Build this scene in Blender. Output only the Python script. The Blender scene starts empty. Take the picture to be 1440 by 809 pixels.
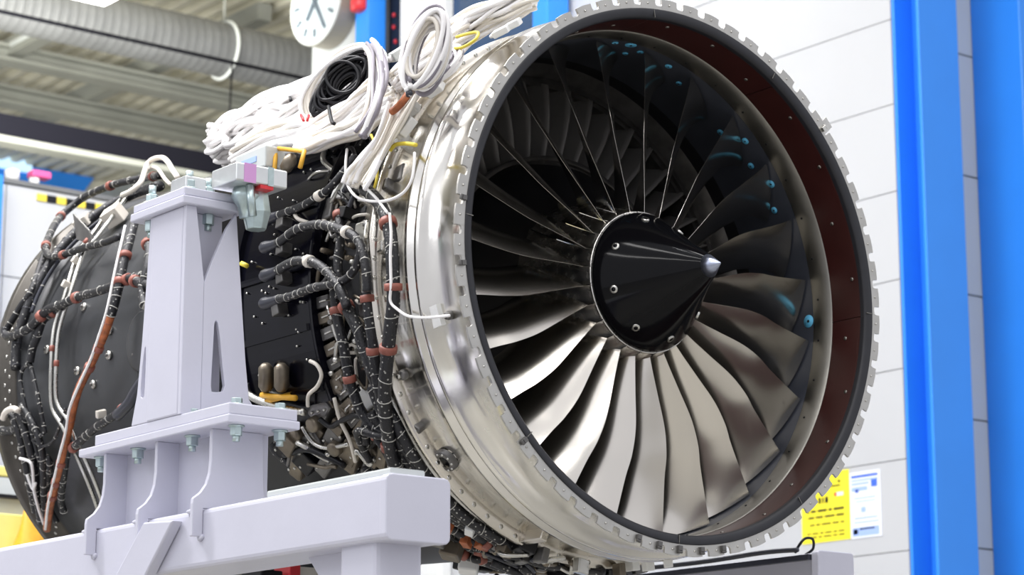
import bpy, bmesh, math, random
from mathutils import Vector, Matrix, noise
R_ = math.radians
PI = math.pi
rnd = random.Random(7)
S = bpy.context.scene
COL = S.collection
H = 2.8                      # height of the engine axis above the floor
E0 = Vector((0, 0, H))       # every shape below is written relative to the fan centre

# ------------------------------------------------------------------ camera
cam_d = bpy.data.cameras.new('camera'); cam = bpy.data.objects.new('camera', cam_d); COL.objects.link(cam)
cam_d.sensor_width = 36.0; cam_d.lens = 3456.45 / 1440 * 36.0
cam_d.clip_end = 200
yaw, pitch, roll = .6661, .2157, -.0003
fwd = Vector((math.sin(yaw)*math.cos(pitch), math.cos(yaw)*math.cos(pitch), math.sin(pitch)))
right = Vector((math.cos(yaw), -math.sin(yaw), 0)); up = right.cross(fwd)
m = Matrix((right, up, -fwd)).transposed().to_4x4()
m.translation = Vector((-3.9143, -4.319, -1.3096)) + E0
cam.matrix_world = m
cam_d.dof.use_dof = True; cam_d.dof.focus_distance = 5.75; cam_d.dof.aperture_fstop = 6.3
S.camera = cam

# ------------------------------------------------------------------ world and lights
w = bpy.data.worlds.new('hall_light'); S.world = w; w.use_nodes = True
bg = w.node_tree.nodes['Background']; bg.inputs[0].default_value = (.92, .93, 1.0, 1); bg.inputs[1].default_value = .86
S.view_settings.view_transform = 'Standard'; S.view_settings.look = 'None'
S.view_settings.exposure = 0.0; S.view_settings.gamma = 1.0; S.view_settings.use_curve_mapping = False

def area(name, loc, target, sx, sy, power, col=(1, .97, .93)):
    d = bpy.data.lights.new(name, 'AREA'); d.shape = 'RECTANGLE'; d.size = sx; d.size_y = sy
    d.energy = power; d.color = col
    o = bpy.data.objects.new(name, d); COL.objects.link(o)
    o.location = Vector(loc) + E0
    v = (Vector(target) - Vector(loc)).normalized()
    o.rotation_euler = v.to_track_quat('-Z', 'Y').to_euler()
    return o
# unseen fill lights, added: rows above and before the engine, panel on the left
LC = (1, .985, .965)
for i, x in enumerate((-7.5, -4.2, -0.9)):
    area('overhead_fill', (x, -3.0, 5.6), (x + .6, -1.5, 0), .35, 9.0, 130, LC)
area('overhead_fill', (2.9, -2.0, 5.4), (2.9, -1.0, 0), .35, 8.0, 80, LC)
area('overhead_fill', (-1.9, 2.2, 4.4), (-1.0, 1.0, 0), .6, 5.0, 560, (1, .99, 1))  # unseen light added to brighten the white cables on top
area('left_side_fill', (-9.5, 3.0, 4.2), (0, 1.0, .2), 7.0, 2.6, 160, (.93, .95, 1))  # broad side fill added out of view, not an actual window
area('roof_fill', (2.0, 9.6, 2.9), (4.6, 13.5, 5), 4, 1.6, 430, (1, .98, .9))  # added below the roof sheet to brighten it, not a fixture
area('overhead_fill', (2.6, 5.6, 4.6), (3.2, 6.6, 1), .4, 3.5, 40, LC)  # unseen fill added near the right wall
area('overhead_fill', (.6, 4.6, 4.4), (1.2, 8.0, .6), 5.0, .5, 260, LC)  # unseen fill added to brighten the partition wall

# ------------------------------------------------------------------ materials
def lnk(nt, a, b): nt.links.new(a, b)
def mat(name, col, rough=.5, metal=0, var=.0, scale=8, rvar=0, bump=0, bscale=40, coat=0, spec=.5, stretch=None, emit=None, es=1, aniso=0, col2=None, thr=None):
    mm = bpy.data.materials.new(name); mm.use_nodes = True; nt = mm.node_tree
    b = nt.nodes['Principled BSDF']
    b.inputs['Roughness'].default_value = rough; b.inputs['Metallic'].default_value = metal
    b.inputs['Coat Weight'].default_value = coat; b.inputs['Coat Roughness'].default_value = .05
    b.inputs['Specular IOR Level'].default_value = spec
    if aniso: b.inputs['Anisotropic'].default_value = aniso
    tc = nt.nodes.new('ShaderNodeTexCoord'); mp = nt.nodes.new('ShaderNodeMapping'); lnk(nt, tc.outputs['Object'], mp.inputs[0])
    if stretch: mp.inputs['Scale'].default_value = stretch
    n = nt.nodes.new('ShaderNodeTexNoise'); n.inputs['Scale'].default_value = scale; n.inputs['Detail'].default_value = 5
    lnk(nt, mp.outputs[0], n.inputs['Vector'])
    cr = nt.nodes.new('ShaderNodeValToRGB')
    lo = thr[0] if thr else .3; hi = thr[1] if thr else .7
    cr.color_ramp.elements[0].position = lo; cr.color_ramp.elements[1].position = hi
    c2 = col2 if col2 else tuple(min(1, c*(1+var)) for c in col)
    c1 = col if col2 else tuple(c*(1-var) for c in col)
    cr.color_ramp.elements[0].color = (*c1, 1); cr.color_ramp.elements[1].color = (*c2, 1)
    lnk(nt, n.outputs['Fac'], cr.inputs[0]); lnk(nt, cr.outputs[0], b.inputs['Base Color'])
    if rvar:
        n2 = nt.nodes.new('ShaderNodeTexNoise'); n2.inputs['Scale'].default_value = scale*1.7; n2.inputs['Detail'].default_value = 4
        lnk(nt, mp.outputs[0], n2.inputs['Vector'])
        mr = nt.nodes.new('ShaderNodeMapRange'); mr.inputs[1].default_value = .3; mr.inputs[2].default_value = .7
        mr.inputs[3].default_value = max(.02, rough-rvar); mr.inputs[4].default_value = rough+rvar
        lnk(nt, n2.outputs['Fac'], mr.inputs[0]); lnk(nt, mr.outputs[0], b.inputs['Roughness'])
    if bump:
        n3 = nt.nodes.new('ShaderNodeTexNoise'); n3.inputs['Scale'].default_value = bscale; n3.inputs['Detail'].default_value = 3
        lnk(nt, mp.outputs[0], n3.inputs['Vector'])
        bp = nt.nodes.new('ShaderNodeBump'); bp.inputs['Strength'].default_value = bump; bp.inputs['Distance'].default_value = .01
        lnk(nt, n3.outputs['Fac'], bp.inputs['Height']); lnk(nt, bp.outputs[0], b.inputs['Normal'])
    if emit:
        b.inputs['Emission Color'].default_value = (*emit, 1); b.inputs['Emission Strength'].default_value = es
    return mm
def braid(name, c_dark, c_light, scale, amount):
    """dark sheath flecked with a light tracer thread"""
    mm = bpy.data.materials.new(name); mm.use_nodes = True; nt = mm.node_tree; b = nt.nodes['Principled BSDF']
    b.inputs['Roughness'].default_value = .42
    tc = nt.nodes.new('ShaderNodeTexCoord'); v = nt.nodes.new('ShaderNodeTexVoronoi'); v.inputs['Scale'].default_value = scale
    lnk(nt, tc.outputs['Object'], v.inputs['Vector'])
    cr = nt.nodes.new('ShaderNodeValToRGB'); cr.color_ramp.interpolation = 'LINEAR'
    cr.color_ramp.elements[0].position = amount; cr.color_ramp.elements[1].position = amount + .06
    cr.color_ramp.elements[0].color = (*c_light, 1); cr.color_ramp.elements[1].color = (*c_dark, 1)
    lnk(nt, v.outputs['Distance'], cr.inputs[0]); lnk(nt, cr.outputs[0], b.inputs['Base Color'])
    n3 = nt.nodes.new('ShaderNodeTexNoise'); n3.inputs['Scale'].default_value = 300
    bp = nt.nodes.new('ShaderNodeBump'); bp.inputs['Strength'].default_value = .5; bp.inputs['Distance'].default_value = .004
    lnk(nt, tc.outputs['Object'], n3.inputs['Vector']); lnk(nt, n3.outputs['Fac'], bp.inputs['Height']); lnk(nt, bp.outputs[0], b.inputs['Normal'])
    return mm
M = {}
M['case'] = mat('brushed_aluminium_case', (.74, .718, .67), .20, 1, .05, 5, .09, .05, 10, stretch=(1, 3, 1))
M['case2'] = mat('brushed_aluminium_skin', (.70, .66, .59), .26, 1, .07, 6, .08, .05, 10)
M['flange'] = mat('flange_metal', (.50, .49, .46), .42, .85, .08, 20, .06)
M['band'] = mat('inner_band_metal', (.26, .25, .225), .42, 1, .10, 9, .08)
M['blade'] = mat('titanium_blade', (.71, .672, .61), .20, 1, .02, 3, 0, .015, 4)
M['hub'] = mat('hub_metal', (.72, .70, .66), .24, 1, .1, 20, .1)
M['lip'] = mat('black_lip_seal', (.012, .0125, .017), .5, 0, .15, 30)
M['liner'] = mat('maroon_acoustic_liner', (.040, .010, .009), .30, 0, .12, 12, spec=.35)
M['track'] = mat('slate_abradable_track', (.045, .05, .065), .38, 0, .15, 12)
M['duct_in'] = mat('black_duct_interior', (.008, .008, .010), .5, 0, .2, 6)
M['vane'] = mat('dark_guide_vane', (.24, .23, .22), .5, .2, .1, 9)
M['spin'] = mat('gloss_black_spinner', (.004, .004, .005), .09, 0, .1, 5, spec=.16)
M['tip'] = mat('steel_nose_tip', (.42, .46, .58), .3, 1, .05, 30)
M['patch'] = mat('light_blue_patch', (.12, .50, .78), .5, 0, .05, 30)
M['black'] = mat('gloss_black_panel', (.003, .003, .006), .16, 0, .3, 6, spec=.16)
M['comp'] = mat('black_composite_duct', (.040, .042, .046), .42, 0, .22, 5, .06, .05, 12)
M['rimb'] = mat('brown_grey_rim', (.075, .068, .058), .4, .5, .15, 20)
M['steel'] = mat('bare_steel', (.58, .57, .53), .3, 1, .1, 30, .08)
M['zinc'] = mat('zinc_bolt', (.50, .60, .60), .32, .85, .1, 60)
M['brown'] = mat('bronze_grey_casting', (.20, .17, .13), .42, .7, .25, 14, .08)
M['gunm'] = mat('gunmetal_casting', (.16, .155, .15), .38, .7, .3, 18, .1)
M['paint'] = mat('lavender_grey_paint', (.58, .58, .67), .38, 0, .03, 5, bump=.05, bscale=30)
M['alu'] = mat('machined_aluminium_block', (.72, .74, .74), .3, .7, .05, 30)
M['cable'] = braid('black_braided_harness', (.009, .009, .012), (.40, .39, .36), 80, .17)
M['rubber'] = mat('dark_rubber_sleeve', (.03, .032, .045), .35, 0, .1, 40)
M['tie'] = mat('white_lacing_tie', (.50, .49, .45), .5)
M['clamp'] = mat('red_brown_clamp', (.27, .085, .06), .5, 0, .2, 50)
M['orange'] = mat('orange_brown_sheath', (.36, .105, .035), .5, 0, .35, 60)
M['wwhite'] = mat('white_wire', (.86, .84, .83), .45, 0, .04, 8)
M['wcream'] = mat('cream_wire', (.74, .69, .61), .45, 0, .08, 8)
M['wgrey'] = mat('grey_wire', (.22, .20, .23), .45, 0, .1, 8)
M['yellow'] = mat('yellow_tape', (.78, .62, .06), .5, 0, .08, 30)
M['benchy'] = mat('pale_yellow_bench_paint', (.80, .70, .22), .5, 0, .05, 10)
M['amber'] = mat('amber_bracket', (.72, .38, .03), .45, 0, .1, 30)
M['blackp'] = mat('black_plastic', (.006, .006, .008), .4, spec=.3)
M['red'] = mat('red_plastic', (.62, .03, .04), .4)
M['wall'] = mat('white_wall_panel', (.50, .51, .53), .5, 0, .015, 2)
M['wallg'] = mat('grey_white_wall_panel', (.56, .59, .58), .32, 0, .03, 2)
M['joint'] = mat('wall_joint_grey', (.48, .49, .51), .7)
M['blue'] = mat('blue_column_paint', (.025, .25, .84), .4, 0, .03, 3)
M['floor'] = mat('grey_hall_floor', (.34, .33, .30), .35, 0, .1, 1.5)
M['roof'] = mat('beige_roof_sheet', (.62, .60, .50), .6, 0, .12, 2)
M['beam'] = mat('grey_green_roof_beam', (.30, .31, .28), .55, 0, .1, 3)
M['beamd'] = mat('dark_crane_girder', (.008, .008, .013), .8, spec=.1)
M['galv'] = mat('galvanised_duct', (.16, .165, .17), .5, .2, .12, 5)
M['lampg'] = mat('lamp_glow', (1, 1, 1), .5, emit=(1, 1, .98), es=5)
M['skyl'] = mat('skylight_pane', (.5, .7, .9), .3, emit=(.55, .8, 1), es=.9)
M['dkblue'] = mat('dark_blue_window', (.01, .05, .14), .25)
M['clockf'] = mat('clock_face', (.42, .48, .52), .5)
M['clockp'] = mat('pale_pillar_paint', (.36, .38, .39), .5)
M['clockr'] = mat('clock_rim', (.26, .24, .20), .45)
M['hand'] = mat('clock_hand_grey', (.10, .13, .16), .5)
M['pyel'] = mat('yellow_paper', (.92, .80, .03), .6)
M['pwhite'] = mat('white_paper', (.80, .83, .92), .6)
M['pblue'] = mat('blue_print', (.05, .14, .75), .6)
M['pblue2'] = mat('pale_blue_print', (.35, .48, .85), .6)
M['pink'] = mat('pink_cap', (.85, .12, .35), .5)
M['violet'] = mat('violet_reflection', (.62, .32, .62), .5)  # tint of a reflection on the mount bar
M['tag'] = mat('white_tag', (.80, .80, .78), .55)

# ------------------------------------------------------------------ object helpers
class MB:
    def __init__(s): s.v = []; s.f = []; s.sm = []
    def add(s, v, f, smooth=False):
        n = len(s.v); s.v += [tuple(p) for p in v]; s.f += [tuple(i+n for i in q) for q in f]; s.sm += [smooth]*len(f)
        return s
    def box(s, a, b, mtx=None):
        x0, y0, z0 = a; x1, y1, z1 = b
        v = [(x0,y0,z0),(x1,y0,z0),(x1,y1,z0),(x0,y1,z0),(x0,y0,z1),(x1,y0,z1),(x1,y1,z1),(x0,y1,z1)]
        if mtx is not None: v = [mtx @ Vector(p) for p in v]
        return s.add(v, [(0,3,2,1),(4,5,6,7),(0,1,5,4),(1,2,6,5),(2,3,7,6),(3,0,4,7)])
    def rbox(s, a, b, r=.01, n=3, axis='y'):
        """box with rounded edges along one axis"""
        ax = 'xyz'.index(axis); o = [i for i in range(3) if i != ax]
        c = []
        for sx, sz, st in ((1,1,0),(0,1,1),(0,0,2),(1,0,3)):
            cx = (b if sx else a)[o[0]] + (-r if sx else r); cz = (b if sz else a)[o[1]] + (-r if sz else r)
            for k in range(n+1):
                t = PI/2*(st + k/n); c.append((cx + r*math.cos(t), cz + r*math.sin(t)))
        return s.prism(c, a[ax], b[ax], axis)
    def prism(s, poly, t0, t1, axis='y', mtx=None):
        ax = 'xyz'.index(axis); o = [i for i in range(3) if i != ax]; v = []
        for t in (t0, t1):
            for p in poly:
                q = [0,0,0]; q[o[0]] = p[0]; q[o[1]] = p[1]; q[ax] = t; v.append(mtx @ Vector(q) if mtx is not None else q)
        n = len(poly)
        return s.add(v, [tuple(range(n)), tuple(range(2*n-1, n-1, -1))] + [(i, (i+1)%n, n+(i+1)%n, n+i) for i in range(n)])
    def rev(s, prof, a0=0, a1=360, n=144, smooth=True, closed=False):
        """profile [(r, y)] turned about the engine axis"""
        full = abs(a1-a0) >= 360; m_ = n if full else n+1; v = []; f = []; k = len(prof)
        for i in range(m_):
            t = R_(a0 + (a1-a0)*i/n)
            for r, y in prof: v.append((r*math.cos(t), y, r*math.sin(t)))
        for i in range(n):
            j = (i+1) % m_
            for q in range(k if closed else k-1):
                q2 = (q+1) % k; f.append((i*k+q, j*k+q, j*k+q2, i*k+q2))
        if closed and not full:
            f.append(tuple(range(k))); f.append(tuple((m_-1)*k + q for q in range(k-1, -1, -1)))
        return s.add(v, f, smooth)
    def tube(s, pts, r, n=8, caps=True):
        pts = [Vector(p) for p in pts]; L = len(pts)
        rr = r if isinstance(r, (list, tuple)) else [r]*L
        v = []; f = []; t0 = (pts[1]-pts[0]).normalized(); nrm = t0.orthogonal().normalized()
        for i, p in enumerate(pts):
            t = (pts[min(i+1, L-1)] - pts[max(i-1, 0)])
            t = t.normalized() if t.length > 1e-9 else t0
            nrm = (nrm - t*nrm.dot(t)); nrm = nrm.normalized() if nrm.length > 1e-6 else t.orthogonal().normalized()
            bn = t.cross(nrm)
            for k in range(n):
                a = 2*PI*k/n; v.append(p + (nrm*math.cos(a) + bn*math.sin(a))*rr[i])
        for i in range(L-1):
            for k in range(n): f.append((i*n+k, i*n+(k+1)%n, (i+1)*n+(k+1)%n, (i+1)*n+k))
        if caps: f.append(tuple(range(n-1, -1, -1))); f.append(tuple((L-1)*n+k for k in range(n)))
        return s.add(v, f, True)
    def cyl(s, p0, p1, r, n=12, r1=None):
        return s.tube([p0, p1], [r, r if r1 is None else r1], n)
    def build(s, name, material, parent=None, smooth=None, bevel=0, label=None, kind=None, pre=None):
        me = bpy.data.meshes.new(name)
        v = s.v
        if parent is None:
            xs = [p[0] for p in v]; ys = [p[1] for p in v]; zs = [p[2] for p in v]
            org = Vector(((min(xs)+max(xs))/2, (min(ys)+max(ys))/2, min(zs)))
            v = [(p[0]-org.x, p[1]-org.y, p[2]-org.z) for p in v]
        me.from_pydata(v, [], s.f)
        me.polygons.foreach_set('use_smooth', [(smooth if smooth is not None else q) for q in s.sm])
        bm = bmesh.new(); bm.from_mesh(me); bmesh.ops.recalc_face_normals(bm, faces=bm.faces); bm.to_mesh(me); bm.free()
        me.materials.append(material)
        o = bpy.data.objects.new(name, me); COL.objects.link(o)
        if parent is None: o.location = org + E0; W[o.name] = org + E0
        else:
            o.parent = parent; o.location = E0 - W[parent.name]; W[o.name] = E0.copy()
        if bevel:
            b = o.modifiers.new('bevel', 'BEVEL'); b.width = bevel; b.segments = 2; b.limit_method = 'ANGLE'; b.angle_limit = R_(35)
            b.harden_normals = False
        if label: o['label'] = label
        if kind: o['kind'] = kind
        return o
W = {}
def thing(name, loc, label, cat, group=None, kind=None):
    o = bpy.data.objects.new(name, None); COL.objects.link(o); o.location = Vector(loc) + E0; o.empty_display_size = .1
    W[o.name] = Vector(loc) + E0
    if kind: o['kind'] = kind
    else: tag(o, label, cat, group)
    return o
def tag(o, label, cat, group=None):
    o['label'] = label; o['category'] = cat
    if group: o['group'] = group
    return o
def twin(o, parent=None, rot=None, mtx=None, loc=None):
    """copy sharing the mesh"""
    c = o.copy(); COL.objects.link(c)
    if parent is not None: c.parent = parent
    W[c.name] = E0.copy()
    if rot is not None: c.rotation_euler = rot
    if loc is not None: c.location = loc
    return c
def smooth_path(pts, per=6):
    P = [Vector(p) for p in pts]
    if len(P) < 3: return P
    out = []
    for i in range(len(P)-1):
        p0 = P[max(i-1, 0)]; p1 = P[i]; p2 = P[i+1]; p3 = P[min(i+2, len(P)-1)]
        for k in range(per):
            t = k/per
            out.append(.5*((2*p1) + (p2-p0)*t + (2*p0-5*p1+4*p2-p3)*t*t + (3*p1-p0-3*p2+p3)*t**3))
    out.append(P[-1]); return out
def pol(r, y, a): return (r*math.cos(R_(a)), y, r*math.sin(R_(a)))

# ================================================================== THE HALL
def struct(o): o['kind'] = 'structure'; return o
struct(MB().box((-14, -14, -H-.1), (14, 17.2, -H)).build('floor', M['floor']))
# right wall beside the engine, courses of panels with recessed joints
wr = MB().box((4.7215, 3.6435, -H), (4.90, 8.62, 5.0)).build('wall_right', M['joint']); struct(wr)
zj = [-2.8, -2.35, -1.915, -1.48, -1.045, -.60, -.045, .392, .828, 1.266, 1.705, 2.145, 2.58, 3.02, 3.46, 3.9, 4.34, 5.0]
zj = [-2.8, -2.66, -2.22, -1.785, -1.35, -.915, -.48, -.043, .392, .828, 1.266, 1.705, 2.145, 2.58, 3.02, 3.46, 3.9, 4.34, 5.0]
for i in range(len(zj)-1):
    z0, z1 = zj[i]+.0018, zj[i+1]-.0018
    MB().box((4.70, 3.62, z0), (4.720, 8.60, z1)).build('panel', M['wall'], wr, bevel=.002)
# wall that turns away behind the two blue columns
wb = MB().box((4.90, 3.645, -H), (9.0, 3.80, 5.0)).build('wall_back', M['joint']); struct(wb)
zb = [-2.8, -2.5, -1.87, -1.245, -.625, 0, .63, 1.255, 1.865, 2.5, 3.12, 3.75, 4.4, 5.0]
for i in range(len(zb)-1):
    for x0, x1 in ((4.721, 6.2), (6.206, 7.6), (7.606, 9.0)):
        MB().box((x0, 3.618, zb[i]+.004), (x1, 3.642, zb[i+1]-.004)).build('panel', M['wallg'], wb, bevel=.002)
# partition wall across the back with a hazard tape edge
wp = MB().box((-3.0, 8.03, -H), (4.70, 8.15, 2.235)).build('wall_partition', M['joint']); struct(wp)
for x0, x1 in ((-3.0, -1.0), (-1.0, 1.0), (1.0, 2.14), (2.14, 4.70)):
    for z0, z1 in ((-2.8, -1.1), (-1.1, .3), (.3, 1.70), (1.70, 2.235)):
        MB().box((x0+.003, 8.0, z0+.003), (x1-.003, 8.03, z1-.003)).build('panel', M['wall'], wp, bevel=.002)
MB().box((-3.0, 7.985, 2.236), (4.70, 8.16, 2.262)).build('coping', M['galv'], wp)
k = 0; x = 2.33
while x < 4.4:
    MB().box((x, 7.990, 2.165), (x+.058, 8.001, 2.205)).build('hazard_mark', M['yellow'] if k % 2 == 0 else M['blackp'], wp)
    x += .062; k += 1
post = MB().rbox((1.80, 7.86, -H), (2.055, 7.975, 2.24), .01, 2, 'z').build('steel_post', M['blue'])
tag(post, 'bright blue post at the left end of the white partition wall', 'post', 'bright blue posts')

def hcol(x0, x1, y0, y1, label, grp=None, name='steel_column'):
    t = thing(name, ((x0+x1)/2, (y0+y1)/2, -H), label, 'column', grp)
    MB().box((x0, y0, -H), (x1, y0+.018, 5.0)).build('front_flange', M['blue'], t, bevel=.003)
    MB().box(((x0+x1)/2-.01, y0+.018, -H), ((x0+x1)/2+.01, y1-.018, 5.0)).build('web', M['blue'], t)
    MB().box((x0, y1-.018, -H), (x1, y1, 5.0)).build('rear_flange', M['blue'], t, bevel=.003)
    return t
c1 = hcol(4.705, 4.985, 3.44, 3.617, 'bright blue steel column nearer the engine, right of the yellow notice')
# the second column stands clear of the wall and shows its darker side face
c2 = thing('steel_column', (5.5, 3.5, -H), 'bright blue steel column at the right edge, darker on its side face', 'column')
MB().rbox((5.29, 3.30, -H), (5.60, 3.617, 5.0), .006, 2, 'z').build('shaft', M['blue'], c2)
for z, dx in ((.35, .0), (.31, .0), (.62, -.02), (.2, .03), (.24, .05)):
    MB().cyl((5.50+dx, 3.297, z), (5.50+dx, 3.300, z), .006, 8).build('screw', M['tag'], c2)

# upper fittings on the right wall: posts, cabinet, window
wc = MB().rbox((4.60, 7.20, -H), (4.6985, 7.66, 5.0), .02, 2, 'z').build('white_pillar', M['tag']); tag(wc, 'broad white pillar left of the dark blue window', 'pillar')
bp = MB().rbox((4.46, 7.80, -H), (4.60, 7.94, 5.0), .008, 2, 'z').build('steel_post', M['blue']); tag(bp, 'slim bright blue post right of the wall clock', 'post', 'bright blue posts')
cb = thing('control_cabinet', (4.60, 7.73, 2.6), 'narrow black cabinet with red switches between blue post and white pillar', 'cabinet')
MB().box((4.62, 7.665, 2.6), (4.698, 7.798, 5.0)).build('body', M['blackp'], cb, bevel=.004)
for z in (3.42, 3.50, 3.60, 3.68): MB().cyl((4.62, 7.72+.02*(z > 3.5), z), (4.61, 7.72+.02*(z > 3.5), z), .014, 10).build('switch', M['red'], cb)
wn = thing('window_1', (4.7, 6.7, 2.9), '', '', kind='structure')
MB().box((4.672, 6.22, 2.85), (4.70, 7.19, 4.4)).build('pane', M['dkblue'], wn)
MB().box((4.655, 6.22, 2.80), (4.70, 7.19, 2.86)).build('window_frame', M['galv'], wn)
bp2 = MB().rbox((4.50, 6.06, -H), (4.66, 6.20, 5.0), .008, 2, 'z').build('steel_post', M['blue']); tag(bp2, 'bright blue post just above the top of the fan case', 'post', 'bright blue posts')
cc = MB().rbox((4.50, 7.96, -H), (4.698, 8.50, 5.0), .02, 2, 'z').build('clock_pillar', M['clockp']); tag(cc, 'pale grey pillar that carries the round clock', 'pillar')
# clock (faces -X)
ck = thing('wall_clock', (4.45, 8.25, 3.50), 'big round white wall clock with grey hands on the pale pillar', 'clock')
CY, CZ, CR = 8.235, 3.845, .285
def disc_x(y, z, r, x0, x1, n=40): return MB().prism([(y + r*math.cos(2*PI*i/n), z + r*math.sin(2*PI*i/n)) for i in range(n)], x0, x1, 'x')
disc_x(CY, CZ, CR, 4.36, 4.50).build('clock_case', M['clockr'], ck, bevel=.008)
ring = MB(); n = 48; v = []; f = []
for i in range(n):
    a = 2*PI*i/n
    for r, x in ((CR, 4.36), (CR-.004, 4.345), (CR-.028, 4.345), (CR-.03, 4.36)): v.append((x, CY+r*math.cos(a), CZ+r*math.sin(a)))
for i in range(n):
    j = (i+1) % n
    for q in range(3): f.append((i*4+q, j*4+q, j*4+q+1, i*4+q+1))
ring.add(v, f, True).build('clock_rim', M['wallg'], ck)
disc_x(CY, CZ, CR-.028, 4.352, 4.358).build('clock_face', M['clockf'], ck)
for h_ in range(12):
    a = R_(90-30*h_) ; d = Vector((0, math.cos(a)*-1, math.sin(a)))
    p0 = Vector((4.348, CY, CZ)) + d*.185; p1 = Vector((4.348, CY, CZ)) + d*.235
    MB().cyl(p0, p1, .010, 6).build('hour_mark', M['hand'], ck)
# seen from the hall, +Y is to the left of the face
def hand(ang, L, back, r, nm):
    a = R_(90-ang); d = Vector((0, -math.cos(a), math.sin(a)))
    c = Vector((4.343, CY, CZ)); MB().tube([c-d*back, c+d*L], [r*1.1, r*.8], 6).build(nm, M['hand'], ck)
hand(219, .135, .055, .016, 'hour_hand'); hand(150, .215, .06, .012, 'minute_hand')
sb = thing('signal_beacon', (4.44, 7.90, 3.70), 'round red signal beacon above right of the clock', 'beacon')
MB().tube([(4.44, 7.87, 3.70), (4.44, 7.87, 3.71), (4.44, 7.87, 3.79), (4.44, 7.87, 3.80)], [.035, .055, .055, .03], 16).build('lens', M['red'], sb)
MB().cyl((4.44, 7.87, 3.80), (4.44, 7.87, 3.84), .04, 12).build('base', M['blackp'], sb)

# notices
def notice_yellow():
    t = thing('yellow_notice', (4.695, 4.15, .04), 'yellow printed notice taped to the white wall, left one', 'notice')
    MB().box((4.6965, 3.992, .045), (4.6995, 4.32, .385)).build('sheet', M['pyel'], t)
    ink = M['blackp']
    def ln(y0, y1, z, h): MB().box((4.6955, y0, z), (4.6968, y1, z+h)).build('print_line', ink, t)
    rows = [(.070,.006),(.088,.006),(.130,.007),(.165,.009),(.195,.011)]
    for z, h in rows:
        y = 4.03
        while y < 4.27:
            wl = rnd.uniform(.02, .07); ln(y, min(y+wl, 4.285), z, h); y += wl + .012
    for (y0, y1, z, h) in ((4.185, 4.20, .235, .03), (4.165, 4.175, .235, .03), (4.135, 4.155, .235, .03), (4.13, 4.20, .30, .005), (4.05, 4.13, .31, .007), (4.05, 4.065, .327, .012)): ln(y0, y1, z, h)
    MB().box((4.6955, 4.03, .262), (4.6968, 4.075, .280)).build('print_box', M['tag'], t)
    MB().box((4.6955, 4.077, .262), (4.6968, 4.092, .280)).build('print_box', M['red'], t)
notice_yellow()
t = thing('blue_white_notice', (4.695, 3.89, .04), 'white notice with blue print right of the yellow one', 'notice')
MB().box((4.6965, 3.785, .042), (4.6995, 3.986, .362)).build('sheet', M['pwhite'], t)
for (y0, y1, z, h, mm) in ((3.80,3.975,.335,.012,'pblue'),(3.80,3.975,.318,.008,'pblue2'),(3.805,3.845,.283,.035,'pblue'),(3.86,3.975,.300,.010,'pblue2'),(3.87,3.975,.270,.020,'pblue2'),(3.93,3.95,.262,.016,'pblue'),
        (3.82,3.96,.232,.006,'pblue2'),(3.82,3.95,.216,.005,'pblue2'),(3.885,3.915,.165,.026,'pblue2'),(3.81,3.96,.135,.007,'pblue2'),(3.80,3.965,.115,.006,'pblue2'),(3.80,3.975,.052,.042,'pblue2'),(3.94,3.97,.062,.024,'pblue'),(3.83,3.93,.082,.008,'pblue')):
    MB().box((4.6955, y0, z), (4.6968, y1, z+h)).build('print_line', M[mm], t)

# ceiling: corrugated sheet, beams, girder, duct
ce = MB(); x = -9.0; v = []; f = []; prof = []
while x < 12.0:
    prof += [(x, 5.0), (x+.06, 5.0), (x+.08, 5.05), (x+.14, 5.05)]; x += .16
for (px_, pz) in prof: v.append((px_, 4.6, pz)); v.append((px_, 17.0, pz))
for i in range(len(prof)-1): f.append((2*i, 2*i+2, 2*i+3, 2*i+1))
ceo = ce.add(v, f).build('ceiling', M['roof']); struct(ceo)
def ibeam(x0, x1, y, z0, z1, wd, m_, nm='roof_beam'):
    b = MB().box((x0, y-wd, z0), (x1, y+wd, z0+.03)).box((x0, y-wd, z1-.03), (x1, y+wd, z1)).box((x0, y-.015, z0+.03), (x1, y+.015, z1-.03))
    o = b.build(nm, m_); return o
o = ibeam(-9, 12, 13.0, 4.66, 4.80, .09, M['beam']); tag(o, 'grey roof beam right behind the round air duct', 'beam', 'steel beams under the hall roof')
o = ibeam(-9, 12, 14.2, 4.70, 4.86, .09, M['beam']); tag(o, 'grey roof beam midway between the air duct and dark girder', 'beam', 'steel beams under the hall roof')
gd = thing('crane_girder', (3, 11, 3.36), 'dark crane girder crossing above the white partition wall', 'girder')
MB().box((-9, 10.94, 3.42), (12, 11.06, 3.58)).build('girder_body', M['beamd'], gd)
MB().box((-9, 10.92, 3.375), (12, 11.08, 3.418)).build('lower_rail', M['beam'], gd)
for i, (x_, z_) in enumerate(((5.9, 4.85), (7.3, 4.6), (8.6, 4.6), (4.6, 4.72))):
    b = MB().box((x_-.06, 11.3, z_), (x_+.06, 17, z_+.14)).build('cross_beam', M['beam'])
    tag(b, ['first cross beam from the left under the roof sheet', 'cross beam behind the hanging chain under the roof', 'rightmost cross beam under the roof sheet, toward the clock', 'leftmost short cross beam near the picture corner'][i], 'beam', 'steel beams under the hall roof')
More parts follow.
